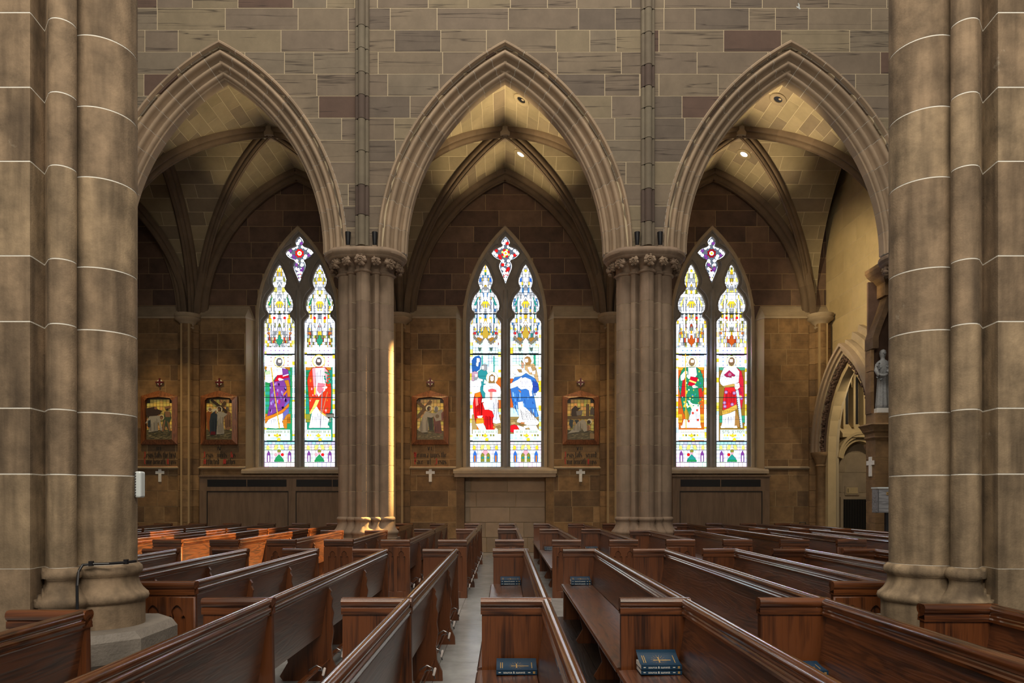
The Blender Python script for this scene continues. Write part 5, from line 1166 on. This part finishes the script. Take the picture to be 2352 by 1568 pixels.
box('door_frame',xm-.42,xm+.62,YP-.05,YP,0,1.62,M['sill'],dr5); box('grille_panel',xm-.34,xm+.56,YP-.07,YP-.04,0,1.55,M['grille'],dr5)
for k in range(12): box('grille_bar',xm-.33+k*.075,xm-.32+k*.075,YP-.08,YP-.065,0,1.54,M['black'],dr5)
pq=thing('wall_plaque','small blank stone plaque above the dark grille door','plaque',(xm-.08,YP,1.80)); box('slab',-.2,.2,-.03,0,-.13,.13,M['sill'],pq); box('rim',-.16,.16,-.04,-.028,-.09,.09,M['endwall'],pq); box('ink_mark',-.13,-.115,-.045,-.038,-.06,.06,M['ink'],pq)
# niche pier with console and canopy, facing the camera
nc=struct('trim_1','brown stone niche pier with moulded console and canopy')
NX,NY=8.43,16.05
z=0
while z<2.9:
    h=min(.5,2.95-z); box('stone_block',NX,NX+.75,NY,NY+.42,z+.006,z+h-.006,M['dado'],nc); z+=.5
box('mortar_core',NX+.005,NX+.74,NY+.005,NY+.41,0,2.95,M['mortar_amber'],nc)
MB().loft([[(NX-e,NY-e,zz),(NX+.75,NY-e,zz),(NX+.75,NY+.42,zz),(NX-e,NY+.42,zz)] for e,zz in ((0,2.9),(.02,2.93),(.05,2.96),(.03,3.0),(.04,3.06),(.09,3.1),(.10,3.13),(.15,3.2),(.19,3.24),(.12,3.28),(0,3.3))]).build('console',M['dado'],nc)
box('pedestal',NX,NX+.75,NY,NY+.42,3.3,3.52,M['dado'],nc)
box('niche_back',NX+.02,NX+.75,NY+.36,NY+.42,3.5,6.6,M['upper'],nc); 
for z0 in (3.52,4.0,4.5): box('niche_jamb',NX-.02,NX+.05,NY+.16,NY+.42,z0+.005,z0+.49,M['dado'],nc)
og=[(0,5.0),(-.0,5.25),(.08,5.5),(.18,5.75),(.26,5.98),(.33,6.2),(.33,6.5)]
MB().loft([[(NX-.03+x,NY+.05,zz),(NX+.10+x,NY+.05,zz),(NX+.10+x,NY+.42,zz),(NX-.03+x,NY+.42,zz)] for x,zz in og]).build('ogee_jamb',M['dado'],nc)
MB().loft([[(NX+.85-x,NY+.05,zz),(NX+.72-x,NY+.05,zz),(NX+.72-x,NY+.42,zz),(NX+.85-x,NY+.42,zz)] for x,zz in og]).build('ogee_jamb',M['dado'],nc)
MB().loft([[(NX+.22-e,NY-e,zz),(NX+.75,NY-e,zz),(NX+.75,NY+.42,zz),(NX+.22-e,NY+.42,zz)] for e,zz in ((0,6.2),(0,6.5),(.05,6.55),(.1,6.62),(.2,6.7),(.25,6.78),(.25,6.86),(.1,6.9))]).build('canopy_cornice',M['dado'],nc)
cr=thing('marble_cross','white marble cross on the niche pier below the statue','cross',(NX+.0,NY+.21,2.28),'white consecration crosses')
MB().prism([(-.06,-.2),(.06,-.2),(.06,.06),(.16,.06),(.16,.16),(.06,.16),(.06,.25),(-.06,.25),(-.06,.16),(-.16,.16),(-.16,.06),(-.06,.06)],lambda y,z:(-.02,y,z),lambda y,z:(0,y,z)).build('cross_slab',M['marble'],cr)
# statue of a robed friar with a child on the arm
stt=thing('statue','grey stone statue of robed figure holding child in the niche','statue',(NX+.24,NY+.12,3.52)); 
box('plinth_block',-.19,.22,-.12,.16,0,.11,M['marble'],stt,None,.01)
def ringe(cx,cy,z,rx,ry,n=24,fold=0,ph=0): return [(cx+rx*(1+fold*math.cos(9*2*math.pi*k/n+ph))*math.cos(2*math.pi*k/n),cy+ry*(1+fold*math.cos(9*2*math.pi*k/n+ph))*math.sin(2*math.pi*k/n),z) for k in range(n)]
bd=MB().loft([ringe(0,.02,z,rx,ry,48,fo_,0) for z,rx,ry,fo_ in ((.11,.155,.12,.07),(.2,.15,.115,.08),(.4,.135,.105,.08),(.62,.122,.095,.07),(.80,.115,.092,.05),(.90,.125,.095,.03),(1.0,.145,.10,.02),(1.10,.155,.10,.01),(1.17,.14,.09,0),(1.21,.09,.075,0),(1.235,.05,.05,0),(1.27,.047,.05,0),(1.30,.055,.06,0),(1.33,.066,.075,0),(1.37,.072,.082,0),(1.41,.07,.082,0),(1.445,.055,.068,0),(1.465,.02,.03,0))]).build('figure',M['statue'],stt,None,True)
MB().tube([(-.13,.0,1.12),(-.17,-.04,.98),(-.16,-.10,.86),(-.05,-.14,.84),(.02,-.15,.88)],[.05,.055,.05,.04,.03],10).build('sleeve',M['statue'],stt,None,True)
MB().tube([(.13,.0,1.12),(.17,-.04,.99),(.15,-.11,.92),(.06,-.15,.93),(.0,-.16,.95)],[.05,.055,.05,.04,.03],10).build('sleeve',M['statue'],stt,None,True)
MB().tube([(0,-.052,1.375),(0,-.072,1.355),(0,-.058,1.34)],[.006,.012,.01],8).build('nose',M['statue'],stt,None,True)
for s in (-1,1): MB().lathe([(.001,-.012),(.014,0),(.001,.012)],s*.027,-.066,8).build('eye',M['statue'],stt,None,True,(0,0,1.378)); MB().lathe([(.001,-.02),(.01,0),(.001,.02)],s*.072,.01,8).build('ear',M['statue'],stt,None,True,(0,0,1.37))
ch=MB().loft([ringe(.10,-.12,z,rx,rx,16) for z,rx in ((.93,.05),(1.0,.058),(1.06,.055),(1.10,.03),(1.12,.025),(1.15,.042),(1.19,.044),(1.22,.02))]).build('child',M['statue'],stt,None,True)
MB().tube([(.07,-.14,1.06),(.02,-.17,1.03),(-.02,-.16,1.06)],[.02,.018,.012],8).build('child_arm',M['statue'],stt,None,True)
MB().lathe([(.086,.0),(.09,.012),(.086,.024)],0,.02,24,cap=False).build('cord_belt',M['statue'],stt,None,True,(0,0,.80))
lil=MB(); lil.tube([(-.13,-.14,.78),(-.17,-.13,.95),(-.15,-.12,1.12)],.008,6)
for k in range(9): a=k*2.1; lil.tube([(-.16+.03*math.cos(a),-.13+.03*math.sin(a),.75+.045*k),(-.16+.07*math.cos(a),-.13+.07*math.sin(a),.78+.045*k)],[.022,.006],6)
lil.build('lily_branch',M['statue'],stt,None,True)

wl=struct('wall_left','dark aisle end wall behind the left pier')  # unseen wall, added to stop outside light leaking into the aisle
box('wall_slab',-15.6,-15,15,21,0,12,M['dado'],wl)

# ================================================================ PEWS
PITCH=.9; XB0=.295
RAILP=[(-.052,.862),(-.06,.875),(-.062,.893),(-.055,.912),(-.04,.922),(-.02,.924),(-.006,.916),(.001,.900),(-.001,.884),(-.008,.874),(-.006,.866),(.002,.858),(.002,.842),(-.004,.834),(-.004,.818),(-.012,.810),(-.05,.810),(-.062,.818),(-.062,.834),(-.055,.842),(-.058,.855)]
SEATP=[(-.098,.448),(-.098,.478),(-.44,.470),(-.468,.466),(-.478,.452),(-.474,.438),(-.455,.432),(-.44,.436),(-.4,.44)]
BACKP=[(-.012,.815),(-.038,.815),(-.100,.43),(-.072,.40)]
def extr(prof,y0,y1): return MB().loft([[(x,y0,z) for x,z in prof],[(x,y1,z) for x,z in prof]])
mc={}
def cached(key,fn):
    if key not in mc: mc[key]=fn()
    return mc[key]
def sm(mb,name,mat,deg=40):
    me=mb.mesh(name,mat); shade_auto(me,deg); return me
def panel_mesh(): return sm(MB().prism([(-.445,0),(-.445,.875),(-.004,.875),(-.004,.80),(.0,.55),(.012,.1),(.012,0)],lambda x,z:(x,0,z),lambda x,z:(x,.048,z)),'end_panel',M['pewx'],30)
def cap_mesh():
    pr=[(-.012,.862),(-.014,.80+.03),(-.010,.836),(-.012,.848),(-.004,.862),(-.018,.876),(-.024,.892),(-.02,.91),(-.006,.922),(.024,.924),(.052,.922),(.066,.91),(.07,.892),(.064,.876),(.05,.862),(.058,.848),(.056,.836),(.06,.83),(.06,.80+.02),(-.012,.82)]
    return sm(MB().loft([[(-.452,y,z) for y,z in pr],[(.003,y,z) for y,z in pr]]),'panel_cap',M['pewc'],40)
def tracery_mesh():
    """applied frame with two cusped lancets on the aisle face of a pew end"""
    cu=bpy.data.curves.new('t','CURVE'); cu.dimensions='2D'; cu.fill_mode='BOTH'
    def add(pts):
        sp=cu.splines.new('POLY'); sp.points.add(len(pts)-1); sp.use_cyclic_u=True
        for q,(x,z) in zip(sp.points,pts): q.co=(x,z,0,1)
    add([(-.445,0),(.0,0),(.0,.80),(-.445,.80)])
    for c in (-.315,-.13):
        w=.072; pts=[(c-w,.10),(c+w,.10),(c+w,.60)]
        half=[(w,.62),(w*.92,.655),(w*.72,.668),(w*.56,.66),(w*.66,.685),(w*.62,.705),(w*.42,.728),(w*.2,.742)]
        pts+=[(c+a,b) for a,b in half]+[(c,.748)]+[(c-a,b) for a,b in reversed(half)]+[(c-w,.60)]; add(pts)
    cu.extrude=.008; cu.bevel_depth=.006; to=bpy.data.objects.new('t',cu); COL.objects.link(to); bpy.context.view_layer.update()
    me=bpy.data.meshes.new_from_object(to.evaluated_get(bpy.context.evaluated_depsgraph_get())); bpy.data.objects.remove(to)
    me.materials.clear(); me.materials.append(M['pewx'])
    for v in me.vertices: x,z,d=v.co; v.co=(x,-.012+d,z)
    return me
def support_mesh():
    return sm(MB().prism([(-.40,0),(-.43,.04),(-.36,.16),(-.40,.34),(-.44,.436),(-.086,.44),(-.022,.79),(-.008,.80),(.012,.77),(.004,.74),(.022,.70),(.012,.64),(.03,.58),(.018,.50),(.03,.42),(.012,.30),(.02,.18),(.065,.08),(.07,0)],lambda x,z:(x,-.018,z),lambda x,z:(x,.018,z)),'support',M['pewx'],30)
def peg_mesh(): return sm(MB().lathe([(.006,0),(.011,.004),(.011,.062),(.006,.068)],0,0,10),'rubber_foot',M['white'])
def brk_mesh(): return sm(MB().tube([(-.09,0,.17),(-.03,0,.21),(.01,0,.19),(.035,0,.10)],.006,6).tube([(-.09,0,.12),(-.03,0,.17),(.01,0,.17)],.005,6),'kneeler_bracket',M['metal'])
def pew(k,y0,y1,label,group,near=None,far='panel',supports=2,kneel=False,cat='pew'):
    xb=XB0+PITCH*k; L=y1-y0
    t=thing('oak_pew',label,cat,(xb,y0,0),group)
    key=round(L,2); s0=.02 if near else 0; s1=L-(.03 if far else 0)
    link('top_rail',cached(('r',key),lambda:sm(extr(RAILP,0,L),'top_rail',M['pew'])),t)
    link('seat',cached(('s',key),lambda:sm(extr(SEATP,.03,L-.02),'seat',M['pews'])),t)
    link('back_board',cached(('b',key),lambda:sm(extr(BACKP,.03,L-.02),'back_board',M['pewb'])),t)
    if near:
        p=link('end_panel',cached('panel',panel_mesh),t); link('panel_cap',cached('cap',cap_mesh),p)
        if near=='tracery': link('carved_tracery',cached('trac',tracery_mesh),p)
    if far:
        p=link('end_panel',cached('panel',panel_mesh),t); p.location=(0,L-.05,0); link('panel_cap',cached('cap',cap_mesh),p)
    for i in range(supports):
        q=link('support',cached('sup',support_mesh),t); q.location=(0,L*(i+1)/(supports+1),0)
    if kneel:
        link('kneeler_rail',cached(('k',key),lambda:sm(MB().box(-.09,-.05,.12,L-.12,.13,.155).tube([(.0,.1,.19),(.0,L-.1,.19)],.005,6),'kneeler_rail',M['pewx'])),t)
        n=supports+1
        for i in range(n):
            for u in (.22,.78):
                y=L*(i+u)/n; b=link('kneeler_bracket',cached('brk',brk_mesh),t); b.location=(0,y,0)
                q=link('rubber_foot',cached('peg',peg_mesh),b); q.location=(.022,0,.125); q.rotation_euler=(0,.25,0)
    return t
ORD=['first','second','third','fourth','fifth','sixth','seventh','eighth','ninth','tenth','eleventh','twelfth','thirteenth']
def which(k): return (ORD[k]+' right') if k>=0 else (ORD[-k-1]+' left')
D1,D2=4.556,9.11
for k in range(-6,7):
    wd=which(k)+' of the open floor strip'
    if -2<=k<=2:
        pew(k,1.35,D1-.027,'glossy dark oak pew nearest the viewer, '+wd,'nearest nave pews',None,None,1,True)
        pew(k,D1,D2,'glossy dark oak pew in the nave block, '+wd,'nave pews','panel','panel',2,True)
    elif abs(k)==3:
        pew(k,1.35,4.10 if k<0 else 4.34,'dark oak pew end before the '+('left' if k<0 else 'right')+' pier, '+wd,'nearest nave pews',None,'panel',1,True)
        pew(k,5.47,D2,'dark oak pew starting behind the '+('left' if k<0 else 'right')+' pier, '+wd,'nave pews','tracery','panel',2,True)
    else:
        pew(k,5.47,D2,'dark oak pew in the nave block, '+wd,'nave pews','tracery','panel',2,True)
S1,S2,S3=11.13,15.19,18.46
for k in range(-11,9):
    wd=which(k)+' of the open floor strip'
    cut=k in (3,4,-3,-4)
    if abs(XB0+PITCH*k-.2)<8.6 and k not in (-11,-10):
        ye=S2-.027 if not cut else 14.42
        pew(k,S1,ye,'carved-end oak pew in the side block, '+wd,'front side block pews','tracery','panel' if cut else None,2,k<0)
    elif k<=-10: pew(k,S1,S2-.027,'carved-end oak pew in the side block, '+wd,'front side block pews','tracery',None,2,False)
    pew(k,S2 if not cut else 16.0,S3,'small distant oak pew near the aisle wall, '+wd,'distant aisle pews','panel','panel',1,k<0)

# ================================================================ BOOKS
def textmesh(txt,size,mat):
    cu=bpy.data.curves.new('txt','FONT'); cu.body=txt; cu.size=size; cu.align_x='CENTER'; cu.align_y='CENTER'
    to=bpy.data.objects.new('txt',cu); COL.objects.link(to); bpy.context.view_layer.update()
    me=bpy.data.meshes.new_from_object(to.evaluated_get(bpy.context.evaluated_depsgraph_get())); bpy.data.objects.remove(to)
    me.materials.clear(); me.materials.append(mat)
    for v in me.vertices: x,z,d=v.co; v.co=(x,0,z)
    return me
TX=textmesh('source & summit',.0195,M['ivory'])
def book(xc,y,z,label,group,curl=0.0,rz=0.0,art=True):
    """a paperback hymnal lying with its spine to the viewer"""
    W,D,T=.252,.165,.030
    t=thing('hymnal',label,'book',(xc,y,z),group,rz)
    box('page_block',-W/2+.002,W/2-.002,.004,D-.002,.002,T-.002,M['page'],t)
    MB().box(-W/2,W/2,0,D,0,.002).box(-W/2,W/2,0,.003,0,T).build('cover_back',M['cover'],t)
    n=10; V=[]
    for i in range(n+1):
        yy=D*i/n; zz=T+curl*(i/n)**2*.6
        V+=[(-W/2,yy,zz-.002),(W/2,yy,zz-.002),(W/2,yy,zz),(-W/2,yy,zz)]
    F=[(i*4+a,i*4+(a+1)%4,(i+1)*4+(a+1)%4,(i+1)*4+a) for i in range(n) for a in range(4)]+[(0,1,2,3),(n*4+3,n*4+2,n*4+1,n*4)]
    c=obj('front_cover',V,F,M['cover'],t)
    q=link('spine_title',TX,t); q.location=(-.015,-.0008,T*.5)
    MB().box(-.112,-.098,-.0008,0,.013,.017).box(.07,.085,-.0008,0,.013,.017).build('spine_mark',M['ivory'],t); MB().prism([(.1,.008),(.114,.008),(.114,.022),(.1,.022)],lambda x,zz:(x,-.0008,zz),lambda x,zz:(x,0,zz)).build('spine_emblem',M['gold'],t)
    if art:
        zt=lambda yy:T+curl*(yy/D)**2*.6+.0006; m=MB()
        def quad(x0,y0,x1,y1,w):
            dx,dy=x1-x0,y1-y0; l=math.hypot(dx,dy); nx,ny=-dy/l*w/2,dx/l*w/2
            m.add([(x0+nx,y0+ny,zt(y0+ny)),(x1+nx,y1+ny,zt(y1+ny)),(x1-nx,y1-ny,zt(y1-ny)),(x0-nx,y0-ny,zt(y0-ny))],[(0,1,2,3)])
        quad(-.035,.075,.075,.075,.008); quad(.0,.045,.0,.105,.008)
        for k in range(16):
            a=2*math.pi*k/16+.2; quad(.022*math.cos(a),.075+.022*math.sin(a),.05*math.cos(a),.075+.05*math.sin(a),.0012)
        for x in (-.1,-.088,.095): quad(x,.04,x,.12,.005)
        m.build('cover_emblem',M['gold'],c)
    return t
SZ=.4785
def stack(k,xc,y,n,where,curl):
    for i in range(n):
        nm='blue hymnal, '+('only one' if n==1 else ('bottom of two' if i==0 else 'top of two'))+' '+where
        book(xc,y,SZ+i*.0315,nm,'hymnals on the pew seats',curl if i==n-1 else 0,.0 if i==0 else .02)
stack(1,.966,4.35,2,'on second nearest seat right of the floor strip',.10)
stack(0,.072,4.35,1,'on the nearest seat beside the floor strip',.06)
stack(0,.070,8.88,2,'on far nave seat beside the floor strip',.05)
stack(1,.960,8.88,2,'on far nave seat, second pew right of the floor strip',.05)
stack(-1,-.83,4.34,2,'behind the rail left of the floor strip',.06)
stack(-1,-.83,8.88,1,'on far seat left of the floor strip',.03)
stack(2,1.86,4.33,1,'on third nearest seat right of the floor strip',.04)
stack(1,.96,14.9,2,'on side block seat, second pew right of the floor strip',.02)
stack(2,1.84,14.9,2,'on side block seat, third pew right of the floor strip',.02)

# ================================================================ SMALL THINGS
def capital_spot(x,label):
    t=thing('spotlight',label,'spotlight',(x,14.78,6.815),'black spotlights on the capitals')
    MB().box(-.045,.045,-.04,.04,0,.05).build('foot_block',M['column'],t)
    o=MB().lathe([(.03,.05),(.04,.07),(.058,.30),(.062,.33),(.055,.335),(.05,.30)],0,0,18).build('barrel',M['black'],t); shade_auto(o.data,40)
for x,l in ((-3.29,'black spotlight on left capital, left of the wall shaft'),(-2.73,'black spotlight on left capital, right of the wall shaft'),(2.77,'black spotlight on right capital, left of the wall shaft'),(3.25,'black spotlight on right capital, right of the wall shaft')): capital_spot(x,l)
# black cable clipped round the left pier base
t=thing('cable','black cable clipped along the base of the left pier','cable',(0,0,0))
cb=[P(178,1440,4.50),P(177,1345,4.53),P(180,1312,4.62),P(190,1297,4.645),P(210,1295,4.66),P(250,1294,4.69),P(290,1291,4.78),P(312,1288,4.86)]
MB().tube(cb,.009,8).build('cord',M['black'],t); 
for q in (cb[4],cb[6]): MB().box(q[0]-.012,q[0]+.012,q[1]-.015,q[1]+.01,q[2]-.012,q[2]+.02).build('clip',M['black'],t)
# clear plastic emergency lamp on the inner side of the left pier
dv=P(319,1112,4.95)
t=thing('emergency_light','clear plastic lamp box on inner side of left pier','lamp',(-2.590,4.96,EYE+.1))
box('housing',0,.045,-.035,.035,-.092,.092,M['clear'],t,None,.012)
for k in range(9): box('rib',.004,.014,-.039,-.033,-.08+k*.019,-.07+k*.019,M['metal'],t)
# camera on the left column
t=thing('security_camera','small grey camera on bracket, left side of left column','camera',(-3.60,15.1,EYE+1.73))
MB().tube([(.03,0,.02),(-.06,-.03,.0),(-.09,-.03,.03)],.014,8).build('bracket',M['black'],t); box('body',-.20,-.05,-.10,-.02,.0,.075,M['clear'],t,None,.01); box('visor',-.21,-.05,-.11,-.01,.075,.085,M['black'],t); MB().lathe([(.02,0),(.022,.012),(.012,.02)],0,0,12).build('lens',M['black'],t,None,False,(-.16,-.05,-.015))
# offering box on post by the right pier
t=thing('offering_box','grey wood-grained box on black post beside right pier','box',(7.79,14.4,0))
box('post',-.03,.03,-.03,.03,0,1.3,M['black'],t); box('case',-.24,.24,-.12,.12,1.28,1.76,M['greywood'],t,None,.01); box('lid',-.25,.25,-.13,.13,1.77,1.80,M['clear'],t); box('lock_plate',-.07,-.02,-.13,-.115,1.64,1.70,M['gold'],t); box('keyhole',-.05,-.04,-.135,-.128,1.66,1.68,M['black'],t); box('foot_plate',-.2,.2,-.15,.15,0,.03,M['black'],t)
for a in ((-.24,-.225),(.225,.24)): box('edge_strip',a[0],a[1],-.126,-.118,1.28,1.76,M['metal'],t)
# black case on the floor at the aisle wall
t=thing('equipment_case','black case against the wall under the end shaft','case',(8.25,19.55,0)); box('body',-.15,.15,-.12,.12,0,.86,M['black'],t,None,.02); MB().tube([(-.08,0,.86),(-.08,0,.91),(.08,0,.91),(.08,0,.86)],.012,6).build('handle',M['black'],t)
# little metal hook on a wire in front of the arcade wall
hk=P(1833,14,13.6)
t=thing('hanging_hook','tiny metal hook hanging on a wire before the upper wall','hook',hk)
MB().tube([(0,0,.03),(0,0,2.0)],.003,6).build('wire',M['black'],t); MB().tube([(0,0,.05),(.02,0,.02),(.02,0,-.02),(.04,0,-.06),(-.03,0,-.01)],.012,6).build('hook',M['clear'],t)
